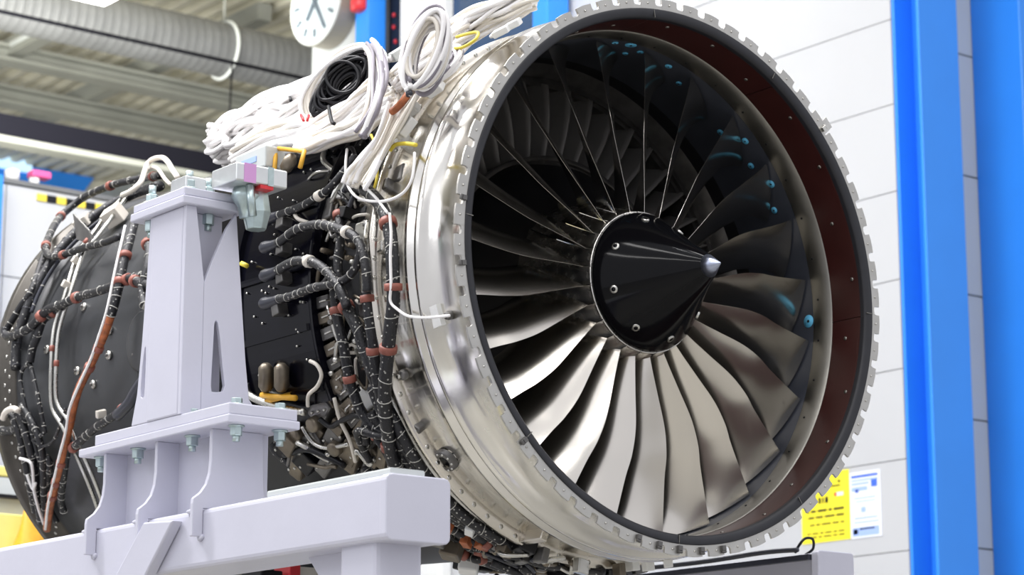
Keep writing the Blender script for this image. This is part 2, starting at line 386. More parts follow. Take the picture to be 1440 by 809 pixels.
# round duct with wound seams
du = thing('air_duct', (4, 11, 4.2), 'grey round spiral air duct hanging under the roof', 'duct')
dv = MB(); v = []; f = []; n = 28; x = -9.0; k = 0; ring_n = 0
while x < 12.0:
    for dx, dr in ((0, 0), (.050, 0), (.054, .0018), (.062, .0018), (.066, 0)):
        for i in range(n):
            a = 2*PI*i/n; v.append((x+dx, 11+(.205+dr)*math.cos(a), 4.42+(.205+dr)*math.sin(a)))
        ring_n += 1
    x += .070
for q in range(ring_n-1):
    for i in range(n): f.append((q*n+i, q*n+(i+1)%n, (q+1)*n+(i+1)%n, (q+1)*n+i))
dv.add(v, f, True).build('duct_pipe', M['galv'], du)
for x_ in (5.35, 1.0, 9.0):
    hb = MB(); pts = [(x_+.0, 11+.22*math.cos(2*PI*i/24), 4.42+.22*math.sin(2*PI*i/24)) for i in range(25)]
    hb.tube(pts, .014, 6).build('hanger_strap', M['wallg'], du)
    MB().cyl((x_, 11, 4.64), (x_, 11, 5.0), .012, 6).build('hanger_rod', M['beam'], du)
o = MB().tube([(-9, 10.62, 4.22), (12, 10.62, 4.19)], .014, 6).build('conduit_pipe', M['beamd']); tag(o, 'thin dark conduit running along below the air duct', 'pipe')
hc = thing('hanging_chain', (5.19, 10.6, 3.3), 'thin dark chain hanging down from below the duct', 'chain')
MB().cyl((5.20, 10.62, 4.2), (5.18, 10.62, 3.55), .008, 6).build('chain', M['blackp'], hc)
MB().cyl((5.18, 10.62, 3.55), (5.18, 10.62, 3.48), .018, 8).build('hook', M['blackp'], hc)
o = MB().tube([(4.55, 11.9, 4.80), (4.55, 13.8, 4.80)], .03, 8).build('conduit_pipe', M['wallg']); tag(o, 'short pale pipe behind the duct near the upper left corner', 'pipe')
# ceiling lamp
lp = thing('ceiling_lamp', (3.75, 9.9, 4.05), 'bright white rectangular lamp hanging in front of the air duct', 'lamp')
MB().box((3.47, 9.76, 4.235), (3.86, 10.12, 4.30)).build('housing', M['wallg'], lp)
MB().box((3.48, 9.77, 4.215), (3.85, 10.11, 4.236)).build('diffuser', M['lampg'], lp)
for x_ in (3.52, 3.80): MB().cyl((x_, 10.0, 4.30), (x_, 10.0, 5.0), .006, 6).build('suspension_wire', M['beam'], lp)
# far wall with blue field
fw = MB().box((-9, 17.0, -H), (12.5, 17.2, 5.1)).build('wall_far', M['roof']); struct(fw)
bl = thing('blue_banner', (5.0, 16.9, 4.0), 'blue banner with a lit skylight strip on the far wall', 'banner')
MB().prism([(0, 4.1), (6.85, 4.1), (7.45, 5.0), (0, 5.0)], 16.88, 16.98, 'y').build('cloth', M['blue'], bl)
MB().box((6.2, 16.84, 4.93), (6.75, 16.88, 5.05)).build('light_strip', M['skyl'], bl)
bl2 = MB().box((8.4, 16.90, 4.62), (12, 16.98, 4.98)).build('window_2', M['skyl']); struct(bl2)
bl3 = MB().box((8.3, 12.2, 4.94), (9.6, 13.4, 4.985)).build('window_3', M['blue']); struct(bl3)
# things along the top of the partition
o = MB().tube([(2.20, 8.06, 2.262), (2.20, 8.06, 2.33), (2.20, 8.06, 2.34)], [.04, .045, .02], 12).build('white_cup', M['tag']); tag(o, 'small white cup standing on the partition wall top, leftmost', 'cup')
pk = thing('spray_can', (2.34, 8.06, 2.262), 'small can with a pink cap on the partition wall top', 'can')
MB().cyl((2.34, 8.06, 2.262), (2.34, 8.06, 2.31), .03, 12).build('can_body', M['tag'], pk)
MB().box((2.31, 8.02, 2.31), (2.43, 8.10, 2.352)).build('cap', M['pink'], pk, bevel=.01)
# yellow work bench and orange sack behind the engine, lower left
wbz = thing('work_bench', (1.0, 5.0, -H), 'yellow work bench in front of the partition, lower left', 'bench')
def onp(*a): return a
MB().box((-1.2, 4.6, .055), (1.42, 5.4, .095)).build('bench_top', M['benchy'], wbz, bevel=.005)
MB().box((-1.2, 4.6, -.12), (1.42, 5.4, .05)).build('shelf_panel', M['wallg'], wbz)
MB().box((-1.2, 4.56, -.035), (1.42, 4.60, -.022)).build('rubber_strip', M['blackp'], wbz)
MB().box((-1.2, 4.55, -.30), (1.42, 5.4, -.10)).build('drawer_front', M['benchy'], wbz, bevel=.005)
for x_ in (-1.1, 1.3):
    for y_ in (4.65, 5.3): MB().box((x_, y_, -H), (x_+.08, y_+.08, -.29)).build('leg', M['benchy'], wbz)

# ================================================================== ENGINE
EN = thing('jet_engine', (0, 1.1, -.75), 'large turbofan jet engine with bare metal fan case facing right', 'engine')
# --- fan case skin and flange
MB().rev([(.664, .004), (.657, .02), (.655, .09), (.659, .125), (.676, .142), (.682, .150), (.682, .160), (.672, .168), (.672, .176), (.684, .184), (.684, .196), (.666, .206),
          (.658, .24), (.656, .30), (.660, .325)], n=180).build('case_skin', M['case'], EN)
MB().rev([(.660, .325), (.688, .328), (.688, .342), (.662, .345), (.650, .36), (.650, .42), (.640, .44)], n=160).build('rear_flange', M['case2'], EN)
fb = None
for k in range(44):
    a = 96 + k*4.0
    b = MB(); p0 = Vector(pol(.676, .343, a)); p1 = Vector(pol(.676, .353, a))
    if fb is None: fb = MB().cyl(pol(.676, .326, 0), pol(.676, .354, 0), .0065, 6).build('flange_bolt', M['steel'], EN); fb.rotation_euler = (0, -R_(a), 0)
    else: twin(fb, rot=(0, -R_(a), 0))
# toothed front flange: 60 tabs
fl = MB(); v = []; f = []
angs = []
for k in range(60):
    base = 2.4 + 6*k
    angs += [(base-2.05, .6865), (base-1.0, .6875), (base+0.0, .688), (base+1.0, .6875), (base+2.05, .6865), (base+2.02, .674), (base+2.25, .6695), (base+2.97, .6682), (base+3.70, .6695), (base+3.93, .674)]
for (a, r) in angs:
    for rr, y in ((.6585, -.0045), (r, -.0045), (r, .0015), (.6585, .0015)): v.append(pol(rr, y, a))
n = len(angs)
for i in range(n):
    j = (i+1) % n
    for q in range(4): f.append((i*4+q, j*4+q, j*4+(q+1)%4, i*4+(q+1)%4))
fl.add(v, f).build('front_flange', M['flange'], EN)
rv = MB().cyl(pol(.674, -.0062, 0), pol(.674, -.004, 0), .0026, 8).build('rivet', M['steel'], EN, label='small bright rivet on the front flange'); rv.rotation_euler = (0, -R_(2.4), 0)
for k in range(1, 60): twin(rv, rot=(0, -R_(2.4+6*k), 0))
MB().rev([(.6595, .003), (.6597, -.0062), (.658, -.0075), (.642, -.0035), (.637, .000), (.636, .004), (.636, .014)], n=180).build('lip_seal', M['lip'], EN)
for a in (-54, -1.5, 60, 97, 176, 223, 268):
    s_ = MB().box((.638, -.0072, -.0008), (.6595, -.0045, .0008)).build('seal_joint', M['band'], EN); s_.rotation_euler = (0, -R_(a), 0)
# maroon liner in panels with light seams
cuts = [-2.2, 58, 97.5, 176, 268, 357.8]
for a0, a1 in zip(cuts[:-1], cuts[1:]):
    MB().rev([(.636, .014), (.6345, .020), (.6340, .112)], a0+.08, a1-.08, n=40).build('liner_panel', M['liner'], EN)
MB().rev([(.640, .012), (.640, .114)], n=120).build('liner_backing', M['band'], EN)
for k in range(26):
    a = 7 + k*13.85; s_ = MB(); c = Vector(pol(.6345, .034 + .03*((k*7) % 3 == 1), a)); d = Vector((-math.cos(R_(a)), 0, -math.sin(R_(a))))
    s_.cyl(c + d*-.002, c + d*.0018, .0052, 10).build('liner_fastener', M['band'], EN)
MB().rev([(.6340, .112), (.6305, .114), (.6300, .176), (.6320, .180)], n=150).build('metal_band', M['band'], EN)
for k in range(36):
    a = 4 + 10*k; c = Vector(pol(.6302, .158, a)); d = Vector((-math.cos(R_(a)), 0, -math.sin(R_(a))))
    MB().cyl(c, c + d*.0016, .0030, 8).build('band_rivet', M['blackp'], EN)
MB().rev([(.6320, .180), (.6330, .30), (.6335, .40)], n=150).build('fan_track', M['track'], EN)
MB().rev([(.6335, .40), (.632, .56), (.625, .80), (.61, 1.2)], n=120).build('bypass_duct', M['duct_in'], EN)
MB().rev([(.60, .95), (.30, .95)], n=48).build('rear_bulkhead', M['duct_in'], EN)
# blue round patches on the fan track, some of them reflections modelled as patches
for (y, a, r) in ((.192, 88.6, .0150), (.202, 92.6, .0085), (.251, 85.7, .0080), (.214, 84.0, .0085), (.216, 74.9, .0095), (.254, 68.2, .0080), (.277, 50.6, .0095), (.219, 46.4, .0100), (.251, 39.8, .0095), (.215, 34.0, .0105), (.243, 27.6, .0095), (.197, -.7, .0170)):
    c = Vector(pol(.6322, y, a)); d = Vector((-math.cos(R_(a)), 0, -math.sin(R_(a))))
    p = MB().cyl(c, c + d*.0022, r, 20).build('blue_patch_and_reflection', M['patch'], EN)
    MB().cyl(c + d*.0015, c + d*.0030, r*.24, 10).build('centre_hole', M['blackp'], p)

# --- fan blades: 24 swept and twisted blades
def lerp_tab(tab, x):
    for i in range(len(tab)-1):
        a, b = tab[i], tab[i+1]
        if x <= b[0] or i == len(tab)-2:
            t = max(0, min(1, (x-a[0])/(b[0]-a[0])))
            t2 = t
            return [a[k] + (b[k]-a[k])*t2 for k in range(1, len(a))]
def cr_tab(tab, x):
    i = 0
    while i < len(tab)-2 and x > tab[i+1][0]: i += 1
    p0 = tab[max(i-1, 0)]; p1 = tab[i]; p2 = tab[i+1]; p3 = tab[min(i+2, len(tab)-1)]
    t = max(0, min(1, (x-p1[0])/(p2[0]-p1[0]))); o = []
    for k in range(1, len(p1)):
        m1 = (p2[k]-p0[k])/(p2[0]-p0[0])*(p2[0]-p1[0]); m2 = (p3[k]-p1[k])/(p3[0]-p1[0])*(p2[0]-p1[0])
        o.append((2*t**3-3*t*t+1)*p1[k] + (t**3-2*t*t+t)*m1 + (-2*t**3+3*t*t)*p2[k] + (t**3-t*t)*m2)
    return o
#          r     yLE   dtheta  axial  stagger thick
BT = [(.172, .150, .0, .150, 20, .0085),
      (.205, .150, .6, .145, 26, .0072),
      (.27, .150, 1.8, .130, 33, .0056),
      (.36, .150, 2.8, .112, 38, .0044),
      (.43, .156, 2.2, .104, 40, .0036),
      (.48, .167, 1.3, .100, 42, .0032),
      (.56, .180, .4, .094, 48, .0027),
      (.6275, .192, .0, .088, 60, .0022)]
def blade_mesh():
    NS, NC = 26, 14; v = []; f = []
    for i in range(NS+1):
        r = .172 + (.6275-.172)*i/NS
        yl, dth, ax, st, th = cr_tab(BT, r)
        mid = []
        for j in range(NC+1):
            s_ = j/NC; y = yl + ax*s_
            tot = math.tan(R_(st))*ax/r
            c = .42
            a = R_(dth) - tot*(s_*(1+c) - c*s_*s_)
            mid.append((a, y, s_))
        for side in (1, -1):
            for a, y, s_ in mid:
                t = th*(.10 + .9*min(1, (4*s_*(1-s_))**.7))*side*.5
                sl = math.atan(math.tan(R_(st))*(1.25-.5*s_))
                # offset across the section
                aa = a + t*math.cos(sl)/r; yy = y + t*math.sin(sl)
                v.append((r*math.cos(aa), yy, r*math.sin(aa)))
    row = 2*(NC+1)
    for i in range(NS):
        for j in range(NC):
            a = i*row+j; f.append((a, a+1, a+row+1, a+row))
            b = i*row+NC+1+j; f.append((b+1, b, b+row, b+row+1))
        a = i*row; f.append((a, a+row, a+row+NC+1, a+NC+1))
        a = i*row+NC; f.append((a+row, a, a+NC+1, a+row+NC+1))
    for j in range(NC):
        b = NS*row; f.append((b+j, b+j+1, b+NC+1+j+1, b+NC+1+j))
    return MB().add(v, f, True)
b0 = blade_mesh().build('fan_blade', M['blade'], EN)
es = b0.modifiers.new('edges', 'EDGE_SPLIT'); es.split_angle = R_(50)
root0 = None
for k in range(24):
    a = -5.7 + 15*k
    if k == 0: b0.rotation_euler = (0, -R_(a), 0)
    else: twin(b0, rot=(0, -R_(a), 0))
# hub platforms between the blades
pm = MB(); v = []; f = []; NA, NY = 10, 8
for i in range(NA+1):
    for j in range(NY+1):
        y = .128 + .22*j/NY; s_ = j/NY; a = R_(.5 + 14.3*i/NA) - math.tan(R_(17))*max(0, y-.15)/.2
        rr = .174 + .064*s_ + .004*(abs(2*i/NA-1)**3)
        v.append((rr*math.cos(a), y, rr*math.sin(a)))
for i in range(NA):
    for j in range(NY): a = i*(NY+1)+j; f.append((a, a+1, a+NY+2, a+NY+1))
p0 = pm.add(v, f, True).build('hub_platform', M['hub'], EN); 
for k in range(24):
    a = -5.7 + 15*k
    if k == 0: p0.rotation_euler = (0, -R_(a), 0)
    else: twin(p0, rot=(0, -R_(a), 0))
MB().rev([(.1755, .1285), (.1775, .1285), (.1785, .134), (.172, .140)], n=96).build('hub_rim', M['hub'], EN)
MB().rev([(.238, .345), (.26, .36), (.31, .40), (.36, .44), (.375, .50), (.38, .95)], n=96).build('core_splitter', M['duct_in'], EN)
MB().rev([(.377, .455), (.388, .452), (.390, .47), (.380, .475)], n=96).build('splitter_lip', M['gunm'], EN)
# --- spinner
sp = MB().rev([(.0275, -.1020), (.036, -.0890), (.060, -.0510), (.085, -.0115), (.110, .026), (.130, .055), (.148, .081), (.162, .102), (.172, .118), (.1755, .127), (.170, .131), (.10, .135)], n=96).build('spinner', M['spin'], EN)
MB().rev([(.0003, -.1425), (.0025, -.1405), (.0145, -.1225), (.0282, -.1022), (.026, -.100)], n=48).build('nose_tip', M['tip'], sp)
for k in range(8):
    a = 156.5 + 41*k if k < 3 else 156.5 + 41*k
for a in (155.5, 197.5, 240.5, 285, 330, 15, 60, 105):
    c = Vector(pol(.158, .083, a)); nr = Vector((math.cos(R_(a))*.82, -.57, math.sin(R_(a))*.82)).normalized()
    c2 = Vector(pol(.1495, .083, a))
    bt = MB().tube([c2 - nr*.002, c2 + nr*.0015, c2 + nr*.0035, c2 + nr*.0036], [.0105, .0105, .0095, .0055], 16, caps=False).build('spinner_bolt', M['steel'], sp)
    MB().cyl(c2, c2 + nr*.0022, .0058, 6).build('bolt_socket', M['blackp'], bt)
# --- outlet guide vanes
gv = MB(); v = []; f = []
for i in range(13):
    r = .378 + (.628-.378)*i/12; s1 = (i/12)
    for j in range(7):
        q = j/6; y = .50 + .115*q; a = (.045*q + .012*(1-q)**2)/r - .02*s1
        v.append((r*math.cos(a), y - .02*math.sin(PI*s1), r*math.sin(a)))
for i in range(12):
    for j in range(6): a = i*7+j; f.append((a, a+1, a+8, a+7))
g0 = gv.add(v, f, True).build('guide_vane', M['vane'], EN)
g0.modifiers.new('thick', 'SOLIDIFY').thickness = .004
for k in range(48):
    a = 1 + 7.5*k
    if k == 0: g0.rotation_euler = (0, -R_(a), 0)
    else: twin(g0, rot=(0, -R_(a), 0))
# --- core and rear bodies
MB().rev([(.640, .44), (.615, .46), (.60, .52), (.60, .64), (.61, .66), (.585, .70), (.57, .9), (.57, 1.30), (.60, 1.34)], n=120).build('intermediate_case', M['gunm'], EN)
for y_, r_ in ((.50, .622), (.66, .622), (.80, .60), (1.05, .60)):
    MB().rev([(r_-.03, y_-.012), (r_, y_-.008), (r_, y_+.008), (r_-.03, y_+.012)], n=96).build('case_rib', M['steel'] if y_ > .6 else M['gunm'], EN)
rd = MB().rev([(.60, 1.34), (.622, 1.36), (.626, 1.5), (.632, 1.8), (.632, 2.10), (.625, 2.20), (.645, 2.21)], n=140).build('rear_duct', M['comp'], EN)
MB().rev([(.645, 2.21), (.652, 2.212), (.652, 2.30), (.664, 2.302), (.664, 2.335), (.60, 2.34), (.56, 2.30)], n=140).build('rear_rim', M['rimb'], EN)
for k in range(70):
    a = 120 + k*1.9
    MB().cyl(pol(.650, 2.24+.03*(k % 2), a), pol(.655, 2.24+.03*(k % 2), a), .0055, 6).build('rim_rivet', M['steel'], rd)
for y_ in (1.52,):
    MB().rev([(.63, y_-.006), (.637, y_-.004), (.637, y_+.004), (.63, y_+.006)], n=100).build('duct_joint', M['comp'], EN)
#RDBOLTS
for q in [(-0.6173, 1.8630, 0.1447), (-0.6324, 1.6796, 0.0452), (-0.6325, 1.8582, -0.0442), (-0.6269, 1.7732, -0.0945), (-0.6323, 2.0505, 0.0468), (-0.6322, 1.5307, -0.0479), (-0.6335, 1.6767, -0.0262)]:
    c = Vector(q); d = Vector((c.x, 0, c.z)).normalized()
    g = MB().tube([c - d*.003, c + d*.004, c + d*.006], [.0135, .0125, .006], 14).build('duct_fastener', M['steel'], rd)
    MB().cyl(c + d*.004, c + d*.010, .005, 6).build('fastener_core', M['gunm'], g)
# round cover on the rear duct beside the column
c = Vector((-0.6338, 1.4833, -0.0157)); d = Vector((c.x, 0, c.z)).normalized()
MB().tube([c - d*.01, c + d*.006, c + d*.009, c+d*.0091], [.085, .085, .078, .03], 40).build('round_cover', M['comp'], rd)

# black accessory panel
bpnl = thing_part = MB()
blk = MB().rev([(.60, .60), (.672, .60), (.676, .61), (.676, .93), (.672, .94), (.672, 1.30), (.60, 1.31)], 143, 206, n=40, closed=True, smooth=False).build('accessory_panel', M['black'], EN)
for a in (150, 163, 177, 190, 203):
    MB().rev([(.674, .615), (.682, .62), (.682, .92), (.674, .925)], a-.7, a+.7, n=2, closed=True, smooth=False).build('panel_rib', M['black'], blk)
MB().rev([(.66, .588), (.682, .59), (.682, .598), (.66, .600)], 143, 206, n=40, closed=True, smooth=False).build('panel_edge', M['black'], blk)
MB().rev([(.66, .925), (.690, .927), (.690, .945), (.66, .947)], 143, 206, n=40, closed=True, smooth=False).build('panel_edge', M['black'], blk)
for i in range(34):
    a = 146 + rnd.random()*58; y_ = .62 + rnd.random()*.30
    c = Vector(pol(.677, y_, a)); d = Vector((c.x, 0, c.z)).normalized()
    MB().cyl(c, c+d*.006, .0028, 6).build('panel_screw', M['steel'], blk)
def patchbox(px, r, dy, da, h, mt, nm, par=EN, y=None, tw=0, bevel=.003):
    """box sitting on the cylinder of radius r at point px; dy along the axis, da tangential size, h height"""
    c = Vector(px); d = Vector((c.x, 0, c.z)).normalized(); t = Vector((0, 1, 0)); s_ = d.cross(t)
    if tw: 
        rt = Matrix.Rotation(R_(tw), 3, d); t = rt @ t; s_ = rt @ s_
    mx = Matrix((t, s_, d)).transposed().to_4x4(); mx.translation = c
    return MB().box((-dy/2, -da/2, -.02), (dy/2, da/2, h), mx).build(nm, mt, par, bevel=bevel)
# brass drum, amber bands and brackets by the column
p_ = [(-0.6659, 0.8157, -0.1807), (-0.6627, 0.7356, -0.1921)]
dr = MB()
for q in p_: pass
for qa, qb in (((-0.6751, 0.7945, -0.1849), (-0.6550, 0.8236, -0.2470)), ((-0.6724, 0.7269, -0.1945), (-0.6516, 0.7569, -0.2558))):
    MB().tube([qa, Vector(qa).lerp(Vector(qb), .15), Vector(qa).lerp(Vector(qb), .85), qb], [.010, .019, .019, .012], 14).build('brass_canister', M['brown'], EN)
MB().tube([(-0.6570, 0.8399, -0.2558), (-0.6538, 0.8052, -0.2638), (-0.6499, 0.7460, -0.2732), (-0.6466, 0.6996, -0.2810)], .0075, 8).build('amber_band', M['amber'], EN)
patchbox((-0.6362, 0.7932, -0.2671), .69, .085, .012, .016, M['amber'], 'amber_clamp', tw=0)
MB().tube(smooth_path([(-0.6598, 0.6191, -0.2019), (-0.6554, 0.5941, -0.2156), (-0.6469, 0.5876, -0.2402), (-0.6380, 0.6188, -0.2629), (-0.6320, 0.6650, -0.2770), (-0.6206, 0.6845, -0.3015)]), .005, 8).build('steel_bracket', M['wcream'], EN)
MB().tube(smooth_path([(-0.6650, 0.9053, -0.2186), (-0.6556, 0.9023, -0.2453), (-0.6464, 0.8561, -0.2687), (-0.6339, 0.7698, -0.2969), (-0.6251, 0.6931, -0.3150)]), .010, 8).build('steel_bracket', M['steel'], EN)
ab = MB(); 
MB().tube([(-0.7529, 0.6516, 0.2703), (-0.7260, 0.6893, 0.3360), (-0.7255, 0.6771, 0.3370), (-0.7436, 0.5334, 0.2952), (-0.7601, 0.5256, 0.2496)], .0060, 6).build('amber_bracket', M['amber'], EN)
MB().tube([(-0.7285, 0.6383, 0.2788), (-0.7350, 0.6095, 0.2897), (-0.7289, 0.6065, 0.3046)], [.016, .018, .010], 12).build('brass_fitting', M['brown'], EN)
MB().tube([(-0.6948, 0.8878, 0.0854), (-0.6960, 0.8618, 0.0750)], .007, 6).build('yellow_tab', M['yellow'], EN)
# brown segment blocks down the side of the intermediate case
for i, (px, tw) in enumerate(zip([(-0.6520, 0.5665, -0.0625), (-0.6474, 0.5630, -0.0996), (-0.6403, 0.5601, -0.1380), (-0.6309, 0.5576, -0.1760), (-0.6206, 0.5597, -0.2096), (-0.6081, 0.5587, -0.2434), (-0.5937, 0.5606, -0.2767), (-0.5773, 0.5653, -0.3093), (-0.5603, 0.5650, -0.3392), (-0.5410, 0.5618, -0.3692), (-0.5215, 0.5530, -0.3964)], (0, 3, 5, 8, 10, 14, 16, 18, 20, 24, 28))):
    patchbox(px, .655, .052, .030, .012, M['brown'] if i % 2 else M['gunm'], 'case_block', tw=tw)
    patchbox(Vector(px)+Vector((0, -.012, 0)), .655, .030, .004, .018, M['steel'], 'block_strap', tw=tw, bevel=.001)
for px, dy, da, h, mt, tw in (((-0.6336, 0.6549, 0.0901), .07, .09, .02, 'gunm', 0), ((-0.6169, 0.5876, 0.1703), .06, .06, .03, 'gunm', 4), ((-0.6351, 0.4063, 0.0788), .05, .05, .03, 'steel', 0), ((-0.6380, 0.3699, -0.0504), .05, .06, .02, 'gunm', 0),
        ((-0.6495, 0.3259, 0.0267), .04, .03, .02, 'steel', 5), ((-0.6500, 0.3686, -0.0002), .05, .025, .03, 'steel', 0), ((-0.6301, 0.4095, -0.1120), .05, .07, .015, 'gunm', 0), ((-0.6058, 0.3174, 0.2063), .05, .05, .02, 'gunm', 8),
        ((-0.6354, 0.3340, 0.1786), .045, .03, .02, 'gunm', 10), ((-0.5871, 0.3605, 0.3431), .03, .04, .035, 'tag', 20), ((-0.5837, 0.3129, 0.3864), .03, .03, .03, 'tag', 25), ((-0.5877, 0.3296, 0.3004), .02, .04, .03, 'tag', 15),
        ((-0.6155, 0.4432, -0.2089), .05, .06, .012, 'steel', 10), ((-0.5655, 0.4980, -0.2997), .06, .05, .02, 'tag', 20), ((-0.5557, 0.6722, -0.2750), .08, .06, .04, 'brown', 15), ((-0.5236, 0.7592, -0.3320), .07, .05, .04, 'brown', 25),
        ((-0.5019, 0.6484, -0.3971), .08, .05, .03, 'brown', 30), ((-0.5288, 0.6783, -0.3605), .06, .05, .03, 'gunm', 30), ((-0.4932, 0.5687, -0.4234), .06, .04, .02, 'brown', 25), ((-0.4838, 0.8655, -0.3878), .07, .06, .04, 'blackp', 25),
        ((-0.5366, 0.8520, -0.3488), .06, .05, .05, 'brown', 30), ((-0.5348, 0.3349, -0.3868), .03, .03, .02, 'gunm', 40), ((-0.2432, 0.5819, -0.6135), .05, .05, .05, 'brown', 50), ((-0.1167, 0.6898, -0.6496), .07, .05, .03, 'tag', 40),
        ((-0.3057, 0.5574, -0.5849), .05, .05, .05, 'gunm', 50), ((-0.3881, 0.4322, -0.5338), .04, .04, .04, 'blackp', 50)):
    patchbox(px, .64, dy, da, h, M[mt], 'casting_block', tw=tw, bevel=.005)
# sheet brackets with bolts on the fan case
patchbox((-0.2264, 0.2851, -0.6253), .665, .085, .020, .020, M['case2'], 'case_bracket', tw=0)
for q, r0 in (((-0.6027, 0.3056, -0.2739), .013), ((-0.6369, 0.0820, -0.1732), .010)):
    c = Vector(q); d = Vector((c.x, 0, c.z)).normalized()
    bo = MB().tube([c - d*.004, c + d*.006, c + d*.012], [r0, r0, r0*.7], 16).build('case_boss', M['gunm'], EN); MB().cyl(c + d*.01, c + d*.020, r0*.42, 8).build('boss_pin', M['steel'], bo)
c = Vector((-0.4726, 0.3108, -0.4636)); d = Vector((c.x, 0, c.z)).normalized()
bo = MB().tube([c - d*.004, c + d*.008, c + d*.010, c + d*.0101], [.031, .029, .026, .016], 28, caps=False).build('borescope_port', M['gunm'], EN)
MB().cyl(c - d*.004, c + d*.004, .016, 20).build('port_plug', M['blackp'], bo)
for k in range(9):
    a = 2*PI*k/9; t = Vector((0, 1, 0)); s_ = d.cross(t); e = c + (t*math.cos(a) + s_*math.sin(a))*.024
    MB().cyl(e, e + d*.013, .0028, 6).build('port_bolt', M['steel'], bo)
lb = patchbox((-0.6499, 0.1271, -0.1708), .672, .040, .050, -.002, M['tag'], 'paper_label', tw=6, bevel=0); lb['label'] = 'blank white label stuck on the case'
for q, tw in (((-0.6577, 0.0347, 0.0915), 20), ((-0.6609, 0.0264, -0.0636), 0), ((-0.4421, 0.0256, -0.4954), 30), ((-0.6800, -1.1404, -0.0025), 0)):
    pass
# clips at the flange
for a, k_ in ((173.0, 1), (186.0, 1), (223.0, 1), (42.2, 2), (257, 1), (262.5, 1), (268, 1), (274, 1), (280, 1)):
    s_ = MB().box((.664, -.014, -.006), (.676, -.004, .006)).cyl((.679, -.010, .006), (.679, -.010, -.006), .004, 8)
    if k_ == 2: s_.box((.668, -.004, -.016), (.706, -.001, .016))
    o = s_.build('flange_clip', M['gunm'] if k_ == 1 else M['steel'], EN, bevel=.001); o.rotation_euler = (0, -R_(a), 0)

# --- wiring harnesses
def harness(pts, r, nm='wiring_harness', mt='cable', ties=.045, clamps=(), par=None, tie_m='tie', cl_m='clamp', n=10, wob=.0):
    P = smooth_path(pts, 6)
    if wob:
        P = [p + Vector((rnd.uniform(-wob, wob) for _ in range(3))) for p in P]
    r = r*(1.22 if mt == 'cable' and r > .0075 else 1)
    o = MB().tube(P, r, n).build(nm, M[mt], par or EN)
    L = [0]
    for a, b in zip(P[:-1], P[1:]): L.append(L[-1] + (b-a).length)
    def at(s_):
        for i in range(len(L)-1):
            if L[i+1] >= s_: 
                t = (s_-L[i])/max(1e-9, L[i+1]-L[i]); return P[i].lerp(P[i+1], t), (P[i+1]-P[i]).normalized()
        return P[-1], (P[-1]-P[-2]).normalized()
    if ties:
        tb = MB(); s_ = ties*.5
        while s_ < L[-1]:
            p, d = at(s_); d = (d + Vector((rnd.uniform(-.4,.4), rnd.uniform(-.4,.4), rnd.uniform(-.4,.4)))).normalized(); tb.cyl(p - d*.0010, p + d*.0010, r*1.09, n); s_ += max(ties, .03)*rnd.uniform(.8, 2.6)
        if tb.v: tb.build('lacing_ties', M[tie_m], o, kind='stuff')
    for c in clamps:
        p, d = at(c*L[-1]); MB().tube([p - d*.009, p - d*.008, p + d*.008, p + d*.009], [r*1.05, r*1.32, r*1.32, r*1.05], 12).build('harness_clamp', M[cl_m], o)
    return o
# rear duct
harness([(-0.5761, 2.1948, 0.3797), (-0.5481, 2.2425, 0.4191), (-0.4803, 2.3320, 0.4954), (-0.3900, 2.4525, 0.5692), (-0.3361, 2.4452, 0.6224), (-0.3400, 2.3369, 0.6274), (-0.3393, 2.2210, 0.6265), (-0.3346, 2.1232, 0.6205), (-0.3290, 2.0418, 0.6134), (-0.3882, 1.8524, 0.5704)], .0095, clamps=(.03, .33, .62, .9))
harness([(-0.5761, 2.1948, 0.3797), (-0.5934, 2.1416, 0.3521), (-0.6048, 2.0649, 0.3321), (-0.6070, 1.9861, 0.3280), (-0.6080, 1.8855, 0.3263), (-0.6130, 1.7708, 0.3167), (-0.6124, 1.6777, 0.3180)], .0085, clamps=(.35,))
harness([(-0.6680, 2.1733, 0.0016), (-0.6620, 2.1840, 0.0892), (-0.6446, 2.1715, 0.1752), (-0.6214, 2.1596, 0.2452), (-0.5824, 2.1515, 0.3272), (-0.5295, 2.1417, 0.4073), (-0.4583, 2.1285, 0.4859), (-0.4002, 2.0837, 0.5348), (-0.3741, 1.9806, 0.5534), (-0.4152, 1.8032, 0.5233)], .0125, ties=.02, tie_m='rubber', nm='ribbed_conduit')
harness([(-0.6464, 2.1314, 0.1683), (-0.6256, 2.1236, 0.2341), (-0.5925, 2.1041, 0.3086), (-0.5506, 2.0735, 0.3783), (-0.5067, 2.0190, 0.4353), (-0.4723, 1.9380, 0.4724)], .006, mt='rubber', ties=.05)
harness([(-0.6770, 2.2317, 0.1335), (-0.6803, 2.2280, 0.1152), (-0.6827, 2.1899, 0.1004), (-0.6824, 2.1183, 0.1020), (-0.6807, 2.0513, 0.1128), (-0.6744, 1.9787, 0.1460), (-0.6736, 1.8857, 0.1495), (-0.6723, 1.7958, 0.1553), (-0.6731, 1.6907, 0.1516), (-0.6729, 1.5903, 0.1526), (-0.6718, 1.5135, 0.1575), (-0.6728, 1.4338, 0.1533)], .0105, clamps=(.30, .55, .90))
harness([(-0.6541, 1.9227, 0.1540), (-0.6576, 1.9840, 0.1385), (-0.6604, 2.0299, 0.1246), (-0.6675, 2.0474, 0.0779), (-0.6702, 2.0660, 0.0489), (-0.6720, 2.0767, 0.0082)], .010, clamps=(.2,))
harness([(-0.6679, 2.0846, 0.0098), (-0.6680, 2.1277, -0.0050), (-0.6671, 2.1402, -0.0348), (-0.6621, 2.1272, -0.0888), (-0.6504, 2.1130, -0.1525), (-0.6327, 2.1063, -0.2143), (-0.6091, 2.1111, -0.2742)], .006, ties=.03)
